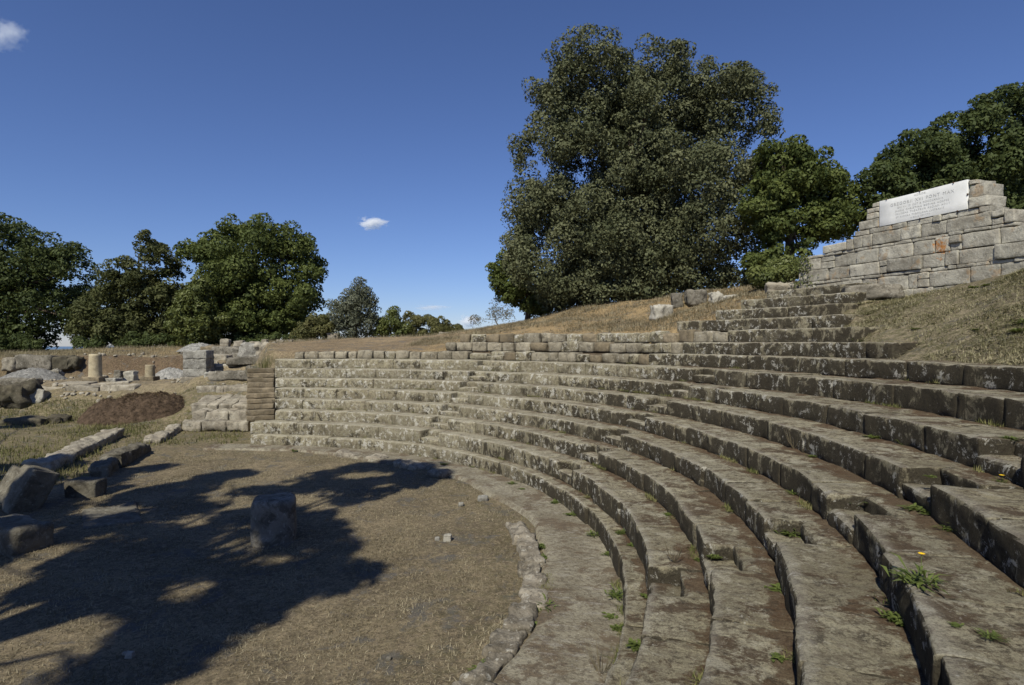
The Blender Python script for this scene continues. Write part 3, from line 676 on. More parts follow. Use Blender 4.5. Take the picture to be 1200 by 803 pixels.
# stage steps left of the end staircase
steps = tag(empty('stage_steps', (*gz(260, 500, .2)[:2], .2)), 'worn broad stone steps with grass, left of the brown end stair', 'steps')
def step_row(pxl, pxr, Y, zb, zt, dep, mat, tilt=0, nblk=3):
    xl = (pxl - 600) / F * Y; xr = (pxr - 600) / F * Y; xs = np.linspace(xl, xr, nblk + 1); xs[1:-1] += rng.normal(0, .15, nblk - 1)
    for a, b_ in zip(xs[:-1], xs[1:]):
        stone('step_block', M[mat], (a + b_) / 2, Y + dep / 2, zb - .15, b_ - a - .03, dep, zt - zb + .15, rng.normal(0, .02), (tilt + rng.normal(0, .02), rng.normal(0, .015)), steps, .05, .07, (18, 12, 6), 2.6, 1.2)
step_row(212, 291, 26.9, .12, .44, .8, 'ruin'); step_row(224, 292, 28.3, .30, .74, 1.2, 'ruin', 0, 3)
step_row(222, 290, 29.4, .55, 1.15, 2.0, 'ruin', .2, 4); step_row(230, 292, 31.7, 1.2, 1.68, 1.0, 'ruin', 0, 3)

# low walls and fallen blocks on the stage side
def low_wall(pts, h, wd, mat, label, cat='wall', nb=6):
    p0, p1 = [np.array(p) for p in pts]; L = np.linalg.norm(p1 - p0); rz = math.atan2(p1[1] - p0[1], p1[0] - p0[0])
    root = tag(empty('low_wall', (*((p0 + p1) / 2), 0)), label, cat); ts = np.linspace(0, 1, nb + 1); ts[1:-1] += rng.normal(0, .03, nb - 1)
    for a, b_ in zip(ts[:-1], ts[1:]):
        c = p0 + (p1 - p0) * (a + b_) / 2; g0 = gnd(*c); hh = h * rng.uniform(.75, 1.1)
        stone('wall_stone', M[mat], c[0], c[1], g0 - .1, (b_ - a) * L * 1.12, wd * rng.uniform(.9, 1.35), hh + .1, rz + rng.normal(0, .05), (rng.normal(0, .04), rng.normal(0, .03)), root, .06, .09, (18, 10, 8), 3.2, 1.3)
g1, g2 = gz(52, 556, 0), gz(132, 513, 0); low_wall((g1[:2] + [-.2, 0], g2[:2]), .36, .62, 'ruin', 'long low ridge of worn stone across the stage grass', nb=4)
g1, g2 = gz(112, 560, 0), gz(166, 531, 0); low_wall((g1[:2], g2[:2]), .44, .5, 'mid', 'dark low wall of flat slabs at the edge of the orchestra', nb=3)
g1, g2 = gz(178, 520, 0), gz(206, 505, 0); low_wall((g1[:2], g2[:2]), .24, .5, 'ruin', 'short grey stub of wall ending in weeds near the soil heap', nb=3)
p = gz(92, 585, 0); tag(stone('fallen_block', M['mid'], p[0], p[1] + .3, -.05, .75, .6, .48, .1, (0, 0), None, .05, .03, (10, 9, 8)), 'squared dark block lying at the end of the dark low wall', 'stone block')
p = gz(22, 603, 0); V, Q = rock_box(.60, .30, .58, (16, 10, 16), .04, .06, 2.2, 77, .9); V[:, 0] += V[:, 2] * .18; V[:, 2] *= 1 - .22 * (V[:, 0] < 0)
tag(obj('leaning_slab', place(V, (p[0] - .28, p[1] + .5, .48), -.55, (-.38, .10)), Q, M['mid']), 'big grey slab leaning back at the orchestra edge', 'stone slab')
p = gz(15, 652, 0); tag(stone('fallen_block', M['mid'], p[0] - .3, p[1] + .4, -.08, 1.25, .75, .62, -.35, (0, .05), None, .08, .05, (14, 10, 8)), 'dark block lying below the big leaning slab', 'stone block')
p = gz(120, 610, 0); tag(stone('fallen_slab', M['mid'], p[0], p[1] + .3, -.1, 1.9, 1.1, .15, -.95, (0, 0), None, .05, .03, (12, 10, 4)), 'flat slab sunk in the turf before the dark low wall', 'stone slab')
rock('fallen_block', 'pale', 31, 475, 32.6, 24, 17, 1.0, .3, 'pale marble block tipped on the edge of the forum', 'stone block', rho=.03, tilt=(-.35, .15))
rock('boulder', 'black', 8, 478, 32.0, 34, 27, 1.6, 0, 'boulder coloured shade-dark beside the tipped marble block', 'boulder', rho=.35, amp=.2)
rock('boulder', 'black', 62, 500, 29.4, 18, 11, .9, 0, 'low dark stone standing in for a hole beside the soil heap', 'boulder', rho=.3, amp=.15)  # dark stone added in place of a hole in the ground
rock('boulder', 'black', 22, 504, 28.8, 44, 12, 1.2, .1, 'low bank of dark stone in the stage grass', 'boulder', rho=.3, amp=.16)
rock('loose_stone', 'pale', 63, 442, 39.0, 11, 8, None, None, 'pale round stone at the foot of the earth bank', 'stone')
for px, py, wd, hh, mt in ((38, 424, 56, 7, 'dark'), (70, 424, 24, 6, 'black'), (82, 430, 20, 11, 'black'), (10, 426, 20, 6, 'ruin')):
    lb = {38: 'long tan rock behind the gravel dome', 70: 'small dark rock beside the long tan rock on the bank', 82: 'tall dark rock where the earth bank turns bare', 10: 'short tan rock end behind the gravel dome'}[px]
    rock('bank_stone', mt, px, py, 40.4, wd * .8, hh, 1.0, None, lb, 'stone', 'stones crowning the bank', rho=.3, amp=.15)
# forum edge stones
for px, py, Y, wd, hh, mt in ((50, 462, 34.2, 46, 8, 'ruin'), (95, 461, 34.0, 40, 8, 'ruin'), (138, 459, 34.2, 40, 7, 'ruin'), (75, 455, 35.0, 60, 5, 'ruin'), (128, 453, 35.2, 44, 4, 'ruin'), (20, 452, 35.2, 40, 7, 'dark')):
    rock('edge_slab', mt, px, py, Y, wd, hh, .8, rng.normal(0, .04), 'long flat slab edging the forum platform', 'stone slab', 'slabs edging the forum', rho=.08, amp=.09, n=(18, 9, 6))
# rubble between forum and terrace
RUB = [(268, 446, 33.8, 46, 10, 'dark'), (300, 445, 33.6, 26, 14, 'dark'), (248, 447, 34.0, 18, 10, 'grey'), (285, 428, 36.0, 46, 9, 'dark'), (262, 433, 36.2, 26, 6, 'pale'), (252, 423, 37.0, 26, 7, 'ruin'),
       (268, 418, 38.4, 40, 10, 'dark'), (292, 416, 38.2, 26, 12, 'grey'), (309, 417, 38.0, 17, 14, 'ruin'), (245, 413, 39.0, 24, 7, 'brown'), (325, 413, 38.0, 20, 9, 'brown'), (260, 431, 36.6, 12, 7, 'brown'), (150, 440, 38, 12, 4, 'pale'), (128, 447, 36.4, 16, 3, 'grey'), (137, 440, 38, 9, 5, 'dark')]
RUBL = ['long grey cobbled foundation lump at the front foot of the rubble bank', 'grey foundation lump against the brown end stair', 'small grey stone beside the foot of the masonry pier', 'dark flat slab lying halfway up the rubble bank', 'thin pale stone beside the dark flat slab', 'worn tan stone behind the masonry pier', 'long dark stone near the top of the rubble bank', 'grey lump right of the long dark top stone', 'upright tan block at the crest of the rubble bank', 'brown stone at the bank crest behind the pier', 'brown stone between the bank crest and the small seat blocks', 'small brown clod in front of the thin pale stone', 'flat pale stone between the two column stumps', 'thin grey slab at the foot of the taller column', 'small dark stone behind the two column stumps']
for (px, py, Y, wd, hh, mt), lb in zip(RUB, RUBL):
    rock('rubble_stone', mt, px, py, Y, wd, hh, None, None, lb, 'stone', 'rubble on the forum bank', rho=.16, amp=.1)
for px, py, Y, wd, hh in ((262, 407, 44, 10, 9), (279, 407, 44, 11, 7), (297, 407, 44, 11, 6), (309, 406.5, 43, 6, 8), (327, 405, 44, 8, 6), (339, 405, 44, 5, 6), (351, 405, 46, 8, 6), (390, 398, 46, 14, 7), (478, 392, 48, 16, 5), (520, 394, 45, 12, 4)):
    rock('boundary_stone', 'ruin', px, py, Y, wd, hh, .5, None, 'small squared stone standing on the upper terrace under the trees', 'stone', 'squared stones on the upper terrace', rho=.05, amp=.03)
# stones on the hill below the holm oak and by the rows
rock('hill_stone', 'pale', 777, 367, 27.5, 22, 9, .7, .15, 'pale squared stone alone on the straw slope under the great tree', 'stone', rho=.1)
for px, py, Y, wd, hh, mt in ((818, 349, 29.5, 22, 9, 'dark'), (841, 352, 28, 13, 9, 'pale'), (860, 352, 27.5, 15, 6, 'pale'), (795, 350, 30, 12, 6, 'dark')):
    lb = {818: 'big grey stone in the shade at the foot of the great tree', 841: 'upright pale stone beside the big grey one below the great tree', 860: 'low pale stone nearest the seat rows below the great tree', 795: 'small dark stone half hidden in the shade of the great tree'}[px]
    rock('hill_stone', mt, px, py, Y, wd, hh, None, None, lb, 'stone', 'stones at the foot of the great tree', rho=.2, amp=.12)
rock('wall_fragment', 'ruin', 921, 345, 24.4, 34, 13, .9, -.3, 'low grey broken stone at the weedy left end of the memorial wall', 'stone', rho=.15, amp=.1)
rock('overhanging_slab', 'dark', 1031, 350, 19.5, 58, 15, 1.0, wrz * .3, 'dark mossy slab jutting from the slope below the memorial wall', 'stone slab', rho=.08, amp=.05, sink=-.02)
for px, py, wd, hh, mt in ((524, 635, 10, 7, 'pale'), (150, 772, 10, 7, 'pale'), (512, 634, 5, 3, 'grey'), (145, 768, 4, 2, 'pale'), (455, 776, 6, 4, 'dark'), (540, 594, 6, 4, 'grey'), (566, 588, 12, 5, 'grey')):
    p = gz(px, py, 0); rock('pebble', mt, px, py, p[1], wd, hh, None, None, 'small loose stone lying on the dry orchestra turf', 'stone', 'loose stones on the orchestra', rho=.03, amp=.02, n=(6, 6, 5), sink=.02)

# small rubble strewn over the forum and its bank
r_ = np.random.default_rng(55); n = 700; P = np.stack([r_.uniform(-36, -14, n), r_.uniform(32.5, 42.5, n), np.zeros(n)], 1)
P = P[(fbm(P * .6, 3, 56) > r_.uniform(-.5, .9, n)) & (P[:, 0] * END_N[0] + P[:, 1] * END_N[1] < -1.5)]; P[:, 2] = ground_z(P[:, 0], P[:, 1]); parts = []
for i, p in enumerate(P):
    V, Q = rock_box(*(r_.uniform(.04, .15, 3) * [1, 1, .7]), (3, 3, 3), .03, .04, 5, i, 1.); parts.append((place(V, p + [0, 0, .03], r_.uniform(0, 6), (r_.normal(0, .2), r_.normal(0, .2))), Q))
V, Q = join_ = (np.concatenate([v for v, q in parts]), np.concatenate([q + k for (v, q), k in zip(parts, np.cumsum([0] + [len(v) for v, q in parts[:-1]]))]))
tag(obj('scattered_rubble', V, Q, M['ruin']), 'small broken stones strewn over the forum and its bank', 'rubble', kind='stuff')

# ------------------------------------------------------------------ trees
def tube(pts, rad, n=8):
    pts = np.asarray(pts, float); V = []; a = np.linspace(0, 2 * math.pi, n + 1)[:-1]
    for i, p in enumerate(pts):
        d = pts[min(i + 1, len(pts) - 1)] - pts[max(i - 1, 0)]; d = d / np.linalg.norm(d)
        s = np.cross(d, [.3, .9, .1]); s /= np.linalg.norm(s); t_ = np.cross(d, s)
        V.append(p + rad[i] * (np.cos(a)[:, None] * s + np.sin(a)[:, None] * t_))
    V = np.concatenate(V); i = np.arange(n); j = (i + 1) % n; Q = [np.stack([k * n + i, k * n + j, (k + 1) * n + j, (k + 1) * n + i], 1)[:, ::-1] for k in range(len(pts) - 1)]
    return V, np.concatenate(Q)
def join(parts):
    V, Q, o = [], [], 0
    for v, q in parts: V.append(v); Q.append(q + o); o += len(v)
    return np.concatenate(V), np.concatenate(Q)
def leaves(cen, rad, n, size, sub=.34, flat=.9, seed=0):
    """leaf quads spread over small clumps that cover each mass"""
    r_ = np.random.default_rng(seed); cen = np.asarray(cen, float); rad = np.asarray(rad, float)
    wgt = rad ** 2; wgt = wgt / wgt.sum(); LC, LR = [], []
    for c, R in zip(cen, rad):
        sr = min(max(sub * R, .45), 1.35); m = int(np.clip(4.2 * (R / sr) ** 2 * .8, 5, 110))
        d = r_.normal(size=(m, 3)); d /= np.linalg.norm(d, axis=1, keepdims=True)
        rr_ = R * np.where(r_.random(m) < .72, r_.uniform(.66, .92, m), r_.uniform(.1, .66, m))
        LC.append(c + d * rr_[:, None] * [1, 1, .95]); LR.append(sr * r_.uniform(.55, 1.25, m))
    LC = np.concatenate(LC); LR = np.concatenate(LR); pw = LR ** 2 / (LR ** 2).sum()
    li = r_.choice(len(LC), n, p=pw); d = r_.normal(size=(n, 3)); d[:, 2] += .35; d /= np.linalg.norm(d, axis=1, keepdims=True)
    P = LC[li] + d * (LR[li] * r_.uniform(.6, 1.08, n) ** .6)[:, None] * [1, 1, .8]
    nr = d * flat + r_.normal(size=(n, 3)) * .42; nr /= np.linalg.norm(nr, axis=1, keepdims=True)
    t = np.cross(nr, r_.normal(size=(n, 3))); t /= np.linalg.norm(t, axis=1, keepdims=True); b_ = np.cross(nr, t)
    s = size * r_.uniform(.6, 1.35, n)[:, None]
    V = np.stack([P - t * s * .5, P - b_ * s * .27 + nr * s * .06, P + t * s * .5, P + b_ * s * .27 + nr * s * .06], 1).reshape(-1, 3)
    lt = r_.random(len(LC)) * .55; tint = np.clip(lt[li] + r_.normal(.22, .13, n), 0, 1)
    return V, np.arange(n * 4).reshape(n, 4), np.repeat(tint, 4), LC, LR
def tree(name, masses, Y, foot, mat, size, n, label, cat='tree', group=None, depth=.75, trunk=.35, seed=1, bark='bark', zfoot=None, sub=.34, limbs=14):
    r_ = np.random.default_rng(seed); cen, rad = [], []
    xs = np.array([at(m[0], m[1], Y)[0] for m in masses]); half = max(1.2, (xs.max() - xs.min()) / 2 * depth)
    for k, m in enumerate(masses):
        R = m[2] * Y / F; c = at(m[0], m[1], Y); cen.append(c + [0, r_.uniform(-.35, .2) * half, 0]); rad.append(R)
        if R > .9:
            cen.append(c * [1, 1, 1] + [r_.uniform(-.25, .25) * R, half * r_.uniform(.45, .9), -R * .15]); rad.append(R * .82)
            if r_.random() < .55: cen.append(c + [r_.uniform(-.2, .2) * R, -half * r_.uniform(.25, .55), -R * .25]); rad.append(R * .66)
    cen = np.array(cen); rad = np.array(rad)
    fx = (foot - 600) / F * Y; fy = Y + half * .1; fz = gnd(fx, fy) if zfoot is None else zfoot
    low = cen[:, 2] - rad < fz - .2; cen[low, 2] = np.maximum(cen[low, 2], fz + rad[low] * .5)
    V, Q, tint, LC, LR = leaves(cen, rad, n, size, sub, seed=seed)
    ok = V[:, 2].reshape(-1, 4).min(1) > fz - .3; Q = Q[ok]
    root = tag(empty(name, (fx, fy, fz)), label, cat, group)
    used = np.zeros(len(V), bool); used[Q.ravel()] = True; mp = np.cumsum(used) - 1
    obj('crown', V[used], mp[Q], mat, root, attrs={'tint': tint[used]}, origin=(fx, fy, fz))
    top = np.array([cen[:, 0].mean(), cen[:, 1].mean(), cen[:, 2].max()]); fp = np.array([fx, fy, fz - .3]); H_ = top[2] - fp[2]
    fork = fp + (top - fp) * [.25, .25, .32] + [0, 0, .1]
    parts = [tube([fp, fp + (fork - fp) * .5 + r_.normal(0, .08, 3), fork, fp + (top - fp) * .62, top - [0, 0, H_ * .1]], [trunk * 1.25, trunk, trunk * .85, trunk * .5, trunk * .12], 10)]
    order = r_.permutation(len(cen))[:limbs]
    for i in order:
        e = cen[i]; st = fork + (fp + (top - fp) * .6 - fork) * r_.uniform(0, .9); mid = (st + e) / 2 + r_.normal(0, .05 * np.linalg.norm(e - st) / 2 + .02, 3)
        parts.append(tube([st, mid, e], [trunk * .42, trunk * .26, trunk * .08], 6))
        near = np.argsort(np.linalg.norm(LC - e, axis=1))[:5]
        for q in near: parts.append(tube([mid + (e - mid) * r_.uniform(.3, 1), LC[q]], [trunk * .12, trunk * .03], 4))
    TV, TQ = join(parts); obj('trunk', TV, TQ, M[bark], root, smooth=True, origin=(fx, fy, fz)); return root

tree('holm_oak', [(690, 80, 36), (664, 98, 34), (722, 92, 30), (728, 118, 40), (800, 112, 42), (700, 128, 42), (820, 98, 28), (860, 100, 22), (645, 125, 34), (618, 165, 20), (755, 88, 42), (790, 75, 26), (845, 112, 42), (882, 118, 26), (888, 150, 22), (820, 165, 62), (735, 165, 62), (668, 170, 42), (640, 235, 48), (613, 275, 32), (622, 235, 22), (700, 255, 68), (800, 255, 72), (872, 215, 34), (868, 285, 34), (762, 312, 52), (640, 318, 40), (690, 325, 44), (832, 318, 42), (735, 340, 26), (865, 330, 22), (720, 215, 40), (745, 250, 45), (735, 300, 45), (700, 300, 40), (770, 210, 45), (770, 345, 24), (800, 345, 22), (700, 350, 22), (650, 350, 20), (610, 310, 22), (742, 130, 40)],
     38, 742, M['holm'], .20, 290000, 'great dense grey-green evergreen oak towering on the straw slope', 'tree', depth=.7, trunk=.6, seed=3, sub=.36, limbs=5)
tree('oak_tree', [(590, 312, 18), (604, 338, 24), (628, 352, 26), (655, 345, 28), (585, 330, 12), (612, 300, 14)], 45, 622, M['oak'], .24, 22000, 'bright green oak peeping out behind the left foot of the great tree', seed=4, trunk=.25)
tree('oak_tree', [(938, 178, 20), (952, 205, 36), (985, 218, 22), (918, 215, 36), (968, 250, 34), (912, 262, 26), (900, 305, 26), (985, 262, 20), (935, 300, 16), (895, 240, 30), (905, 180, 20), (950, 275, 14)], 33, 925, M['oak'], .21, 52000, 'green oak between the great tree and the memorial wall', seed=5, trunk=.28)
tree('oak_tree', [(1040, 212, 24), (1078, 182, 32), (1120, 155, 28), (1140, 142, 22), (1152, 190, 46), (1095, 215, 36), (1060, 235, 28), (1030, 240, 22), (1175, 255, 46), (1180, 190, 30), (1130, 250, 34)], 31, 1110, M['oakd'], .21, 68000, 'wide dark oak behind the white plaque', seed=6, trunk=.35)
tree('oak_tree', [(1196, 112, 22), (1218, 135, 40), (1240, 180, 55), (1210, 210, 45), (1260, 120, 40), (1225, 255, 45), (1202, 165, 24)], 35, 1235, M['oakd'], .23, 44000, 'tall oak rising beyond the wide dark oak, at the far end of the memorial wall', seed=7, trunk=.35)
tree('oak_tree', [(20, 288, 32), (60, 300, 30), (86, 318, 14), (40, 340, 46), (-5, 330, 55), (12, 385, 36), (-50, 320, 60), (60, 372, 22), (80, 350, 18), (-40, 380, 40), (5, 268, 22), (30, 398, 18), (0, 400, 18), (95, 370, 16)], 54, 5, M['oakd'], .30, 60000, 'broad dark oak over the gravel dome, with light showing under its branches', seed=8, trunk=.45)
tree('oak_tree', [(170, 284, 15), (180, 308, 22), (155, 330, 26), (112, 348, 18), (132, 372, 34), (178, 362, 38), (108, 382, 22), (198, 345, 20), (155, 380, 26), (92, 388, 14), (130, 395, 14), (165, 395, 16), (190, 392, 18), (205, 370, 22)], 52, 160, M['holmd'], .26, 56000, 'dark bushy oak with a narrow crest left of the big round oak', seed=9, trunk=.3)
tree('oak_tree', [(268, 268, 20), (302, 275, 28), (338, 288, 28), (358, 312, 22), (374, 320, 9), (242, 290, 24), (224, 296, 12), (290, 312, 46), (338, 340, 32), (258, 338, 36), (292, 362, 38), (330, 368, 26), (355, 350, 16), (270, 380, 26), (310, 385, 22), (345, 380, 16), (250, 372, 24)], 54, 290, M['oak'], .29, 76000, 'big round green oak on the upper terrace', seed=10, trunk=.5)
tree('young_oak', [(228, 350, 20), (215, 375, 22), (240, 378, 24), (225, 395, 18), (238, 335, 12)], 49, 228, M['pgreen'], .24, 18000, 'paler young oak growing against the big round oak', seed=11, trunk=.15)
tree('cypress_shrub', [(421, 334, 7), (416, 346, 12), (427, 352, 14), (406, 356, 16), (418, 372, 22), (434, 376, 12), (399, 378, 15), (393, 360, 10), (428, 342, 7), (438, 368, 9), (408, 387, 13), (432, 388, 11), (420, 393, 9)], 46, 418, M['shrub'], .17, 17000, 'conical grey-green shrub standing alone on the terrace skyline', 'shrub', seed=12, trunk=.1, sub=.3)
tree('dry_bush', [(374, 380, 15), (362, 388, 13), (385, 386, 12), (352, 395, 9), (392, 394, 8), (370, 395, 9), (383, 395, 9), (362, 397, 8)], 47, 372, M['dryleaf'], .17, 12000, 'brownish dry bush left of the conical shrub', 'shrub', seed=13, trunk=.05)
tree('green_bush', [(461, 370, 9), (455, 382, 11), (468, 384, 11), (448, 384, 11), (440, 390, 9), (475, 390, 8), (452, 392, 8), (464, 392, 8)], 46.5, 458, M['pgreen'], .17, 8000, 'small fresh green bush right of the conical shrub', 'shrub', seed=14, trunk=.05)
tree('green_bush', [(480, 372, 6), (486, 380, 10), (500, 381, 11), (515, 382, 11), (528, 385, 9), (474, 384, 9), (538, 390, 6), (484, 391, 8), (497, 391, 8), (510, 391, 8), (524, 391, 7)], 47.5, 500, M['dryleaf'], .16, 13000, 'low yellowish hedge-like bush trailing right along the terrace', 'shrub', seed=15, trunk=.04)
tree('bare_sapling', [(583, 362, 11), (578, 372, 9), (592, 370, 9), (560, 376, 6)], 41, 583, M['twig'], .10, 1500, 'thin greyish half-bare sapling left of the bright green oak', 'shrub', seed=16, trunk=.05, bark='bark_pale')
tree('green_bush', [(920, 314, 13), (905, 324, 14), (934, 318, 8), (892, 332, 12)], 27, 915, M['pgreen'], .15, 8000, 'yellow-green bush at the left end of the memorial wall', 'shrub', seed=17, trunk=.05)
tree('undergrowth', [(x_, 402, 9) for x_ in range(95, 200, 13)], 50, 150, M['oakd'], .22, 9000, 'dark low undergrowth at the foot of the dark bushy oak', 'shrub', seed=41, trunk=.05, depth=.08)
tree('undergrowth', [(x_, 401, 9) for x_ in range(205, 350, 13)], 51, 280, M['oakd'], .22, 11000, 'dark low undergrowth at the foot of the big round oak', 'shrub', seed=42, trunk=.05, depth=.06)
tree('undergrowth', [(x_, 404, 9) for x_ in range(-20, 50, 13)], 50, 15, M['oakd'], .22, 7000, 'dark low undergrowth below the broad dark oak', 'shrub', seed=43, trunk=.05, depth=.1)
# the two trees beside the stage whose shade lies across the orchestra; each clump (photo pixel of its shadow, radius)
def shade_at(px, py, zc): p = gz(px, py, 0); k_ = zc / sun_to.z; return np.array([p[0] + sun_to.x * k_, p[1] + sun_to.y * k_, zc])
def shade_tree(spots, zlo, zhi, label, seed, n):
    r_ = np.random.default_rng(seed); cen = []; rad = []
    for a, b_, c in spots:
        base = shade_at(a, b_, r_.uniform(zlo, zhi))
        for q in range(4): cen.append(base + r_.normal(0, .62 * c, 3)); rad.append(c * r_.uniform(.32, .62))
    cx, cy = np.mean(cen, 0)[:2]; zc = (zlo + zhi) / 2; fz = gnd(cx, cy); V, Q, tint, LC, LR = leaves(cen, rad, n, .32, .45, seed=seed); root = tag(empty('oak_tree', (cx, cy, fz)), label, 'tree')
    obj('crown', V, Q, M['oakd'], root, attrs={'tint': tint}, origin=(cx, cy, fz))
    parts = [tube([(cx, cy, fz - .2), (cx + .2, cy, fz + zc * .25), (cx, cy + .2, fz + zc * .45), (cx, cy, zc)], [.45, .36, .28, .08], 10)]
    for c in cen[::4]: parts.append(tube([(cx, cy, fz + zc * r_.uniform(.4, .6)), (np.array([cx, cy, zc * .75]) + c) / 2 + r_.normal(0, .25, 3), c], [.10, .05, .012], 6))
    TV, TQ = join(parts); obj('trunk', TV, TQ, M['bark'], root, smooth=True, origin=(cx, cy, fz))
shade_tree([(470, 556, .85), (488, 560, .6), (425, 572, .9), (432, 548, .7), (385, 566, .9), (362, 600, 1.0), (322, 580, .9), (300, 640, 1.1), (362, 645, .8), (385, 680, .5), (320, 682, .8), (265, 700, .85), (245, 662, 1.0), (215, 738, .7), (165, 785, .5), (230, 610, 1.1), (182, 640, 1.0), (335, 622, .8), (170, 575, .9), (240, 562, .7)],
           13, 16.5, 'spreading oak beside the stage whose shade covers half the orchestra', 21, 19000)
shade_tree([(150, 600, 1.1), (120, 660, .8), (60, 670, .9), (15, 645, 1.1), (80, 620, 1.1), (110, 565, 1.0), (50, 575, 1.1), (0, 605, 1.1), (-60, 625, 1.4), (-60, 580, 1.4), (-20, 550, 1.0), (75, 548, .7), (-120, 600, 1.4), (140, 552, .6), (20, 500, .5)],
           10.5, 14, 'oak beside the stage whose shade falls on the leaning slab', 22, 20000)

# ------------------------------------------------------------------ grass
def blades(P, h, wdt, lean, tint, seed=0, name='grass', mat=None):
    r_ = np.random.default_rng(seed); n = len(P); a = r_.uniform(0, 2 * math.pi, n); d = np.stack([np.cos(a), np.sin(a), np.zeros(n)], 1); s = np.stack([-d[:, 1], d[:, 0], np.zeros(n)], 1)
    hh = h * r_.uniform(.4, 1.4, n)[:, None]; ln = np.abs(r_.normal(0, lean, n))[:, None]
    V = np.stack([P - s * wdt, P + s * wdt, P + d * hh * ln + [0, 0, 1] * hh / np.sqrt(1 + ln ** 2)], 1).reshape(-1, 3)
    return obj(name, V, None, mat, T=np.arange(n * 3).reshape(n, 3), attrs={'tint': np.repeat(np.clip(tint, 0, 1), 3)}, origin=(*P[:, :2].mean(0), P[:, 2].min()))
def scatter_polar(n, r0, r1, t0, t1, clump=.9, cs=.8, seed=0):
    r_ = np.random.default_rng(seed); r = np.sqrt(r_.uniform(r0 ** 2, r1 ** 2, n)); t = np.radians(r_.uniform(t0, t1, n))
    P = np.stack([CX + r * np.cos(t), CY + r * np.sin(t), np.zeros(n)], 1); k = fbm(P * cs, 3, seed + 60); P = P[k > r_.uniform(-1.2, 1, n) * clump]
    P[:, 2] = ground_z(P[:, 0], P[:, 1]) - .01; return P
def grass(name, P, h, wdt, lean, mat, label, seed):
    r_ = np.random.default_rng(seed); t = .5 + .35 * fbm(P * 1.1, 3, seed) + r_.normal(0, .25, len(P))
    tag(blades(P, h, wdt, lean, t, seed, name, M[mat]), label, 'grass', kind='stuff')
P = scatter_polar(200000, 0, 11.0, -70, 100, .6, 1.3, 1); P = P[(np.abs(P[:, 0]) < P[:, 1] * .95 + 1) & (P[:, 1] > 5)]
grass('dead_turf', P, .055, .009, 2.8, 'dry', 'short trampled straw turf of the orchestra', 1)
P = scatter_polar(190000, 19.4, 24.9, -35, 30, .7, .9, 2); n_ = ntop(np.degrees(np.arctan2(P[:, 1] - CY, P[:, 0] - CX))); rr_ = np.hypot(P[:, 0] - CX, P[:, 1] - CY)
P = P[rr_ > np.vectorize(RR.get)(n_) + .6]
grass('slope_grass', P, .085, .011, 2.2, 'straw', 'straw and olive grass on the slope below the memorial wall', 2)
P = scatter_polar(110000, 21.4, 33, 22, 78, .7, .6, 3); n_ = ntop(np.degrees(np.arctan2(P[:, 1] - CY, P[:, 0] - CX))); rr_ = np.hypot(P[:, 0] - CX, P[:, 1] - CY)
P = P[rr_ > np.vectorize(RR.get)(n_) + .9]
grass('hill_grass', P, .15, .014, 1.3, 'dry', 'dry straw grass on the slope under the great tree', 3)
r_ = np.random.default_rng(5); n = 70000
P = np.stack([r_.uniform(-34, -11, n), r_.uniform(15, 33, n), np.zeros(n)], 1); dE = P[:, 0] * END_N[0] + P[:, 1] * END_N[1]; rr_ = np.hypot(P[:, 0] - CX, P[:, 1] - CY)
k = fbm(P * .5, 3, 71); P = P[(dE < -1.3) & (rr_ > 6.5) & (k > r_.uniform(-.55, .9, n)) & (P[:, 0] < -11.2) & (np.abs(P[:, 0]) < P[:, 1] * .95 + 1) & ~((np.abs(P[:, 0] + 19.3) < 2.8) & (np.abs(P[:, 1] - 30.6) < 1.9))]
P = P[~((P[:, 0] > -17.2) & (P[:, 1] > 26.6) & (P[:, 1] < 32.5) & (r_.random(len(P)) < .55))]
P = P[~((P[:, 0] > -14.2 - .35 * (P[:, 1] - 22)) & (P[:, 1] < 23))]
P[:, 2] = ground_z(P[:, 0], P[:, 1]) - .01; grass('stage_grass', P, .2, .015, .9, 'olive', 'yellow-green grass over the old stage', 5)
n = 36000; P = np.stack([r_.uniform(-44, 2, n), r_.uniform(41.5, 50, n), np.zeros(n)], 1); k = fbm(P * .5, 3, 72); P = P[k > r_.uniform(-.9, .9, n)]
P[:, 2] = ground_z(P[:, 0], P[:, 1]) - .02; grass('terrace_grass', P, .26, .016, .7, 'dry', 'tall dry grass fringing the upper terrace under the trees', 6)
r_ = np.random.default_rng(61); PP = []
for k in range(1, 10):
    n = 7000; t_ = np.radians(r_.uniform(-40, 88, n)); r0_ = RR[k] - .015 - np.abs(r_.normal(0, .05, n)); z_ = ZZ[k - 1] + .01 if k > 1 else .07
    P = np.stack([CX + r0_ * np.cos(t_), CY + r0_ * np.sin(t_), np.full(n, z_)], 1); kk = vnoise(np.stack([t_ * RR[k] * .9, t_ * 0 + k * 9.7, t_ * 0], 1), 62) * .7 + vnoise(np.stack([t_ * RR[k] * 4, t_ * 0 + k * 5.1, t_ * 0], 1), 63) * .5
    PP.append(P[kk > (.32 if k == 1 else .5)])
t_ = np.radians(r_.uniform(-50, 14, 6000)); r0_ = 10.98 + r_.normal(0, .05, 6000); P = np.stack([CX + r0_ * np.cos(t_), CY + r0_ * np.sin(t_), np.full(6000, .04)], 1); PP.append(P[vnoise(np.stack([t_ * 11, t_ * 0, t_ * 0], 1), 64) > .1])
P = np.concatenate(PP); grass('joint_grass', P, .075, .006, 1.0, 'weedg', 'thin green and straw grass growing along the feet of the seat rows', 61)
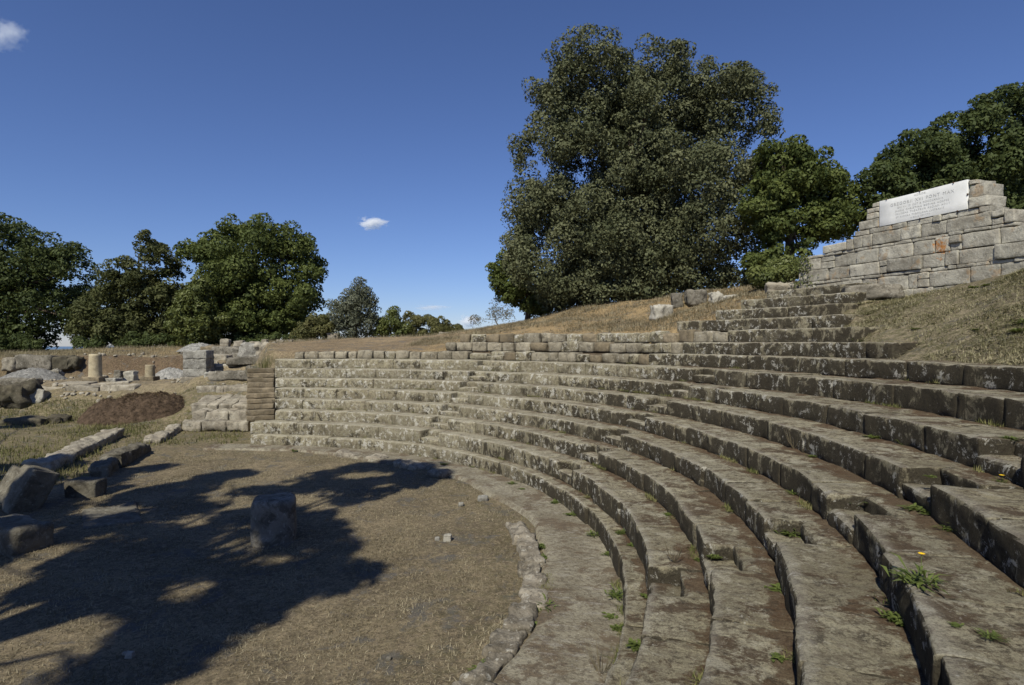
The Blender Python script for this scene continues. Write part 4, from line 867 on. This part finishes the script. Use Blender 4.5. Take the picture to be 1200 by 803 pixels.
# tall dry clump by the end stair
c0 = at(322, 436, 29.6); r_ = np.random.default_rng(9); n = 900; P = np.stack([c0[0] + r_.normal(0, .42, n), c0[1] + r_.normal(0, .3, n), np.full(n, c0[2] - .1)], 1)
tag(blades(P, .75, .012, .45, r_.uniform(0, .9, n), 9, 'dry_grass_clump', M['olive']), 'tall pale dry grass clump above the brown end stair', 'grass clump')

# ------------------------------------------------------------------ weeds on the seats
def weed_mesh(seed, n=46, L=.15, wd=.026, up=.5):
    r_ = np.random.default_rng(seed); V = []; 
    for i in range(n):
        a = r_.uniform(0, 2 * math.pi); d = np.array([math.cos(a), math.sin(a), 0]); s = np.array([-d[1], d[0], 0]); l = L * r_.uniform(.4, 1.2); e = r_.uniform(.1, 1.2) * up; b = np.array([*r_.normal(0, L * .32, 2), 0])
        m = b + d * l * .5 + [0, 0, l * .55 * e + .01]; t_ = b + d * l + [0, 0, l * .6 * e]; w_ = wd * r_.uniform(.6, 1.2)
        V += [b, m + s * w_, t_, m - s * w_]
    V = np.array(V); return mesh('weed', V, np.arange(n * 4).reshape(n, 4), None, M['weed'], {'tint': np.repeat(r_.random(n), 4)})
WM = [weed_mesh(1), weed_mesh(2, 60, .2, .016, .8), weed_mesh(3, 34, .13, .03, .35), weed_mesh(4, 70, .17, .02, .6)]
half = lambda k: (ZZ[k - 1] + ZZ[k]) / 2
WEEDS = [(1025, 514, 6, 1.3), (1066, 522, 6, 1.3), (1148, 524, 6.5, 1.4), (1183, 516, 7, 1.0), (1168, 497, 7, .9), (990, 592, 4.5, 1.9), (1012, 590, 4.5, 1.5), (1078, 600, 5, 1.3), (1100, 607, 5, 1.3), (1120, 624, 5, 1.2), (1140, 632, 5, 1.2),
         (1052, 730, 4, 1.2), (912, 692, 3, 1.2), (928, 628, 3.5, 1.2), (852, 650, 2.5, 1.0), (838, 655, 2.5, .8), (784, 668, 1.5, 1.2), (790, 676, 1.5, 1.0), (912, 772, 3, 1.0), (748, 760, 1, 1.2), (697, 494, 3, 1.6), (655, 487, 3, 1.1), (783, 604, 2, 1.0), (820, 658, 2, .7), (952, 536, 5, 1.0), (930, 580, 4, 1.0), (1090, 560, 6, .8),
         (636, 642, 0, 1.3), (634, 655, 0, 1.2), (640, 716, 0, 1.5), (632, 735, 0, 1.4), (560, 788, 0, 1.0), (728, 668, .2, 1.1), (724, 700, .2, 1.2), (716, 724, .2, 1.1), (724, 738, .2, 1.0), (712, 650, .2, .9), (600, 568, .2, 1.0), (612, 574, .2, 1.0), (650, 590, .2, 1.1), (668, 604, .2, 1.1), (694, 628, .2, 1.0), (555, 548, .2, 1.0), (520, 545, .2, .9), (346, 529, 0, 1.4), (475, 527, 0, 1.2), (740, 640, 1, 1.0), (727, 626, 1, .9), (756, 700, 1, .8), (1160, 748, 5, .6), (1120, 734, 5, .5), (880, 466, 6, 1.0), (870, 500, 5, 1.0)]
for i, (px, py, k, s) in enumerate(WEEDS):
    z = {0: .02, .2: .08}.get(k); 
    if z is None: z = half(int(k) + 1) if k % 1 else ZZ[int(k)]
    p = gz(px, py, z); o = link('weed', WM[i % 4], (p[0], p[1], z + .005)); sc_ = s * float(rng.uniform(.75, 1.0)) * (.62 + .25 * min(1, p[1] / 16)); o.scale = (sc_, sc_, sc_ * float(rng.uniform(.7, 1.2))); o.rotation_euler[2] = float(rng.uniform(0, 6.28))
    if k in (0, .2): tag(o, 'small green weed sprouting beside the orchestra paving', 'weed', 'weeds beside the paving')
    elif k % 1: tag(o, 'bright green weed filling a stair notch cut in the seats', 'weed', 'weeds in the stair notches')
    else: tag(o, 'small green weed sprouting on the tread of a seat row', 'weed', 'weeds on the seat treads')
r_ = np.random.default_rng(31); n = 24
for i in range(26):      # green rosettes on the right slope
    px = r_.uniform(1050, 1200); t_ = r_.uniform(0, 1); q = pol(r_.uniform(19.8, 24.3), r_.uniform(-8, 16)); z = gnd(*q)
    o = link('slope_weed', WM[i % 4], (*q, z + .01)); s = float(r_.uniform(.7, 1.3)); o.scale = (s, s, s * .8); o.rotation_euler[2] = float(r_.uniform(0, 6)); tag(o, 'low green weed in the straw slope below the memorial wall', 'weed', 'weeds on the straw slope')
def flower_plant(px, py, k, fl, s, label):
    z = ZZ[k]; p = gz(px, py, z); root = tag(empty('flowering_weed', p), label, 'weed')
    fo = link('foliage', WM[1], p, root); fo.scale = (s * .6, s * .6, s * .6)
    for dx, dy, h in fl:
        V, Q = tube([(p[0], p[1], z), (p[0] + dx * .5 + .01, p[1] + dy * .5, z + h * .6), (p[0] + dx, p[1] + dy, z + h)], [.004, .003, .003], 5); obj('stem', V, Q, M['weed'], root, attrs={'tint': np.full(len(V), .5)})
        r2 = np.random.default_rng(int(px) + int(dx * 100)); V = []
        for q in range(12):
            a = q / 12 * 6.283; d = np.array([math.cos(a), math.sin(a), .25]); s_ = np.array([-d[1], d[0], 0]); b = np.array([p[0] + dx, p[1] + dy, z + h]); V += [b, b + d * .02 + s_ * .007, b + d * .03, b + d * .02 - s_ * .007]
        obj('flower', np.array(V), np.arange(48).reshape(12, 4), M['flower'], root)
flower_plant(1112, 610, 5, [(.05, .05, .20), (-.08, .02, .18)], 1.2, 'weed with two yellow flowers at the foot of the riser beside the stair notch')
flower_plant(1076, 684, 5, [(.07, .06, .22)], 1.7, 'grey-green weed with one yellow flower overhanging the seat edge')
flower_plant(1174, 566, 6, [(.0, .0, .08)], .6, 'tiny yellow flower alone on the seat tread')
def dry_weed(px, py, k, s, label, seed):
    r2 = np.random.default_rng(seed); z = ZZ[k]; p = gz(px, py, z); parts = []
    for i in range(14):
        a = r2.uniform(0, 6.28); l = s * r2.uniform(.5, 1.1); e = p + [math.cos(a) * l * .45, math.sin(a) * l * .45, l]; m = (p + e) / 2 + [math.cos(a) * .05 * s, math.sin(a) * .05 * s, -.02]
        parts.append(tube([p, m, e], [.004, .003, .0015], 4))
    V, Q = join(parts); tag(obj('dry_weed', V, Q, M['dry'], attrs={'tint': np.full(len(V), .25)}), label, 'weed')
dry_weed(1010, 505, 6, .42, 'dry leafless weed stalks against the riser under the slope', 1)
dry_weed(930, 527, 5, .4, 'dry leafless stalks on the tread one row below the taller dry weed', 2)
dry_weed(705, 795, 0, .5, 'thin dry stalks on the brown paving at the foot of the first row', 3)
dry_weed(790, 660, 2, .3, 'twiggy dry weed in the stair notch low on the seats', 4)

# vine on the left end of the wall
r_ = np.random.default_rng(77); n = 900
u0, z0 = wall_px(944, 320); cc = wpt(u0, -.08, z0); P = cc + r_.normal(0, 1, (n, 3)) * [.22, .22, .42]
V, Q, tint, _, _ = leaves([cc, cc + [.05, -.1, -.45], cc + [-.05, 0, .4]], [.28, .38, .22], 700, .10, .5, seed=78)
tag(obj('climbing_vine', V, Q, M['pgreen'], attrs={'tint': tint}), 'yellow-green climber hanging on the left end of the memorial wall', 'vine')

# ------------------------------------------------------------------ small clouds
def cloud(px, py, Y, wpx, hpx, dens, seed, label):
    c = at(px, py, Y); a_, h = wpx * Y / F / 2, hpx * Y / F / 2
    bm_ = []; n1, n2 = 40, 20; U, Vv = np.meshgrid(np.linspace(0, 2 * math.pi, n1 + 1)[:-1], np.linspace(0, math.pi, n2), indexing='ij')
    D = np.stack([np.sin(Vv) * np.cos(U), np.sin(Vv) * np.sin(U), np.cos(Vv)], -1).reshape(-1, 3)
    k = 1 + .22 * fbm(D * 2.0 + seed, 3, 81); Vt = D * k[:, None] * [a_, a_ * .6, h] + c
    i = np.arange(n1 * n2).reshape(n1, n2); j = np.roll(i, -1, 0); Q = np.stack([i[:, :-1], i[:, 1:], j[:, 1:], j[:, :-1]], -1).reshape(-1, 4)
    m = bpy.data.materials.new('cloud_vapour'); m.use_nodes = True; t = m.node_tree; t.nodes.remove(t.nodes['Principled BSDF'])
    pv_ = t.nodes.new('ShaderNodeVolumePrincipled'); pv_.inputs['Color'].default_value = (.98, .98, .98, 1); pv_.inputs['Anisotropy'].default_value = .0
    tc = t.nodes.new('ShaderNodeTexCoord'); ln = t.nodes.new('ShaderNodeVectorMath'); ln.operation = 'MULTIPLY'; ln.inputs[1].default_value = (1 / a_, 1 / (a_ * .6), 1 / h)
    t.links.new(tc.outputs['Object'], ln.inputs[0]); le = t.nodes.new('ShaderNodeVectorMath'); le.operation = 'LENGTH'; t.links.new(ln.outputs[0], le.inputs[0])
    nz_ = t.nodes.new('ShaderNodeTexNoise'); t.links.new(ln.outputs[0], nz_.inputs['Vector']); nz_.inputs['Scale'].default_value = 2.2; nz_.inputs['Detail'].default_value = 5; nz_.inputs['Roughness'].default_value = .6
    ad = t.nodes.new('ShaderNodeMath'); ad.operation = 'MULTIPLY_ADD'; t.links.new(nz_.outputs['Fac'], ad.inputs[0]); ad.inputs[1].default_value = 2.2; 
    sb = t.nodes.new('ShaderNodeMath'); sb.operation = 'MULTIPLY_ADD'; t.links.new(le.outputs['Value'], sb.inputs[0]); sb.inputs[1].default_value = -1.0; sb.inputs[2].default_value = -.45
    t.links.new(sb.outputs[0], ad.inputs[2]); mr = t.nodes.new('ShaderNodeMapRange'); t.links.new(ad.outputs[0], mr.inputs[0]); mr.inputs[1].default_value = 0; mr.inputs[2].default_value = .6; mr.inputs[4].default_value = dens / h
    t.links.new(mr.outputs[0], pv_.inputs['Density']); t.links.new(pv_.outputs[0], t.nodes['Material Output'].inputs['Volume'])
    o = obj('cloud', Vt, Q, m, origin=c); tag(o, label, 'cloud'); return o
cloud(436, 262, 3000, 46, 20, 4.0, 1, 'small white cloud low in the open sky above the terrace shrubs')
cloud(6, 40, 2600, 66, 48, 1.3, 2, 'wispy white cloud high above the broad dark oak')
cloud(549, 377, 3600, 36, 22, 4.0, 3, 'white cloud peeping over the terrace edge by the half-bare sapling')
cloud(505, 361, 3800, 60, 10, .4, 4, 'faint thin cloud streak over the low yellowish bush')
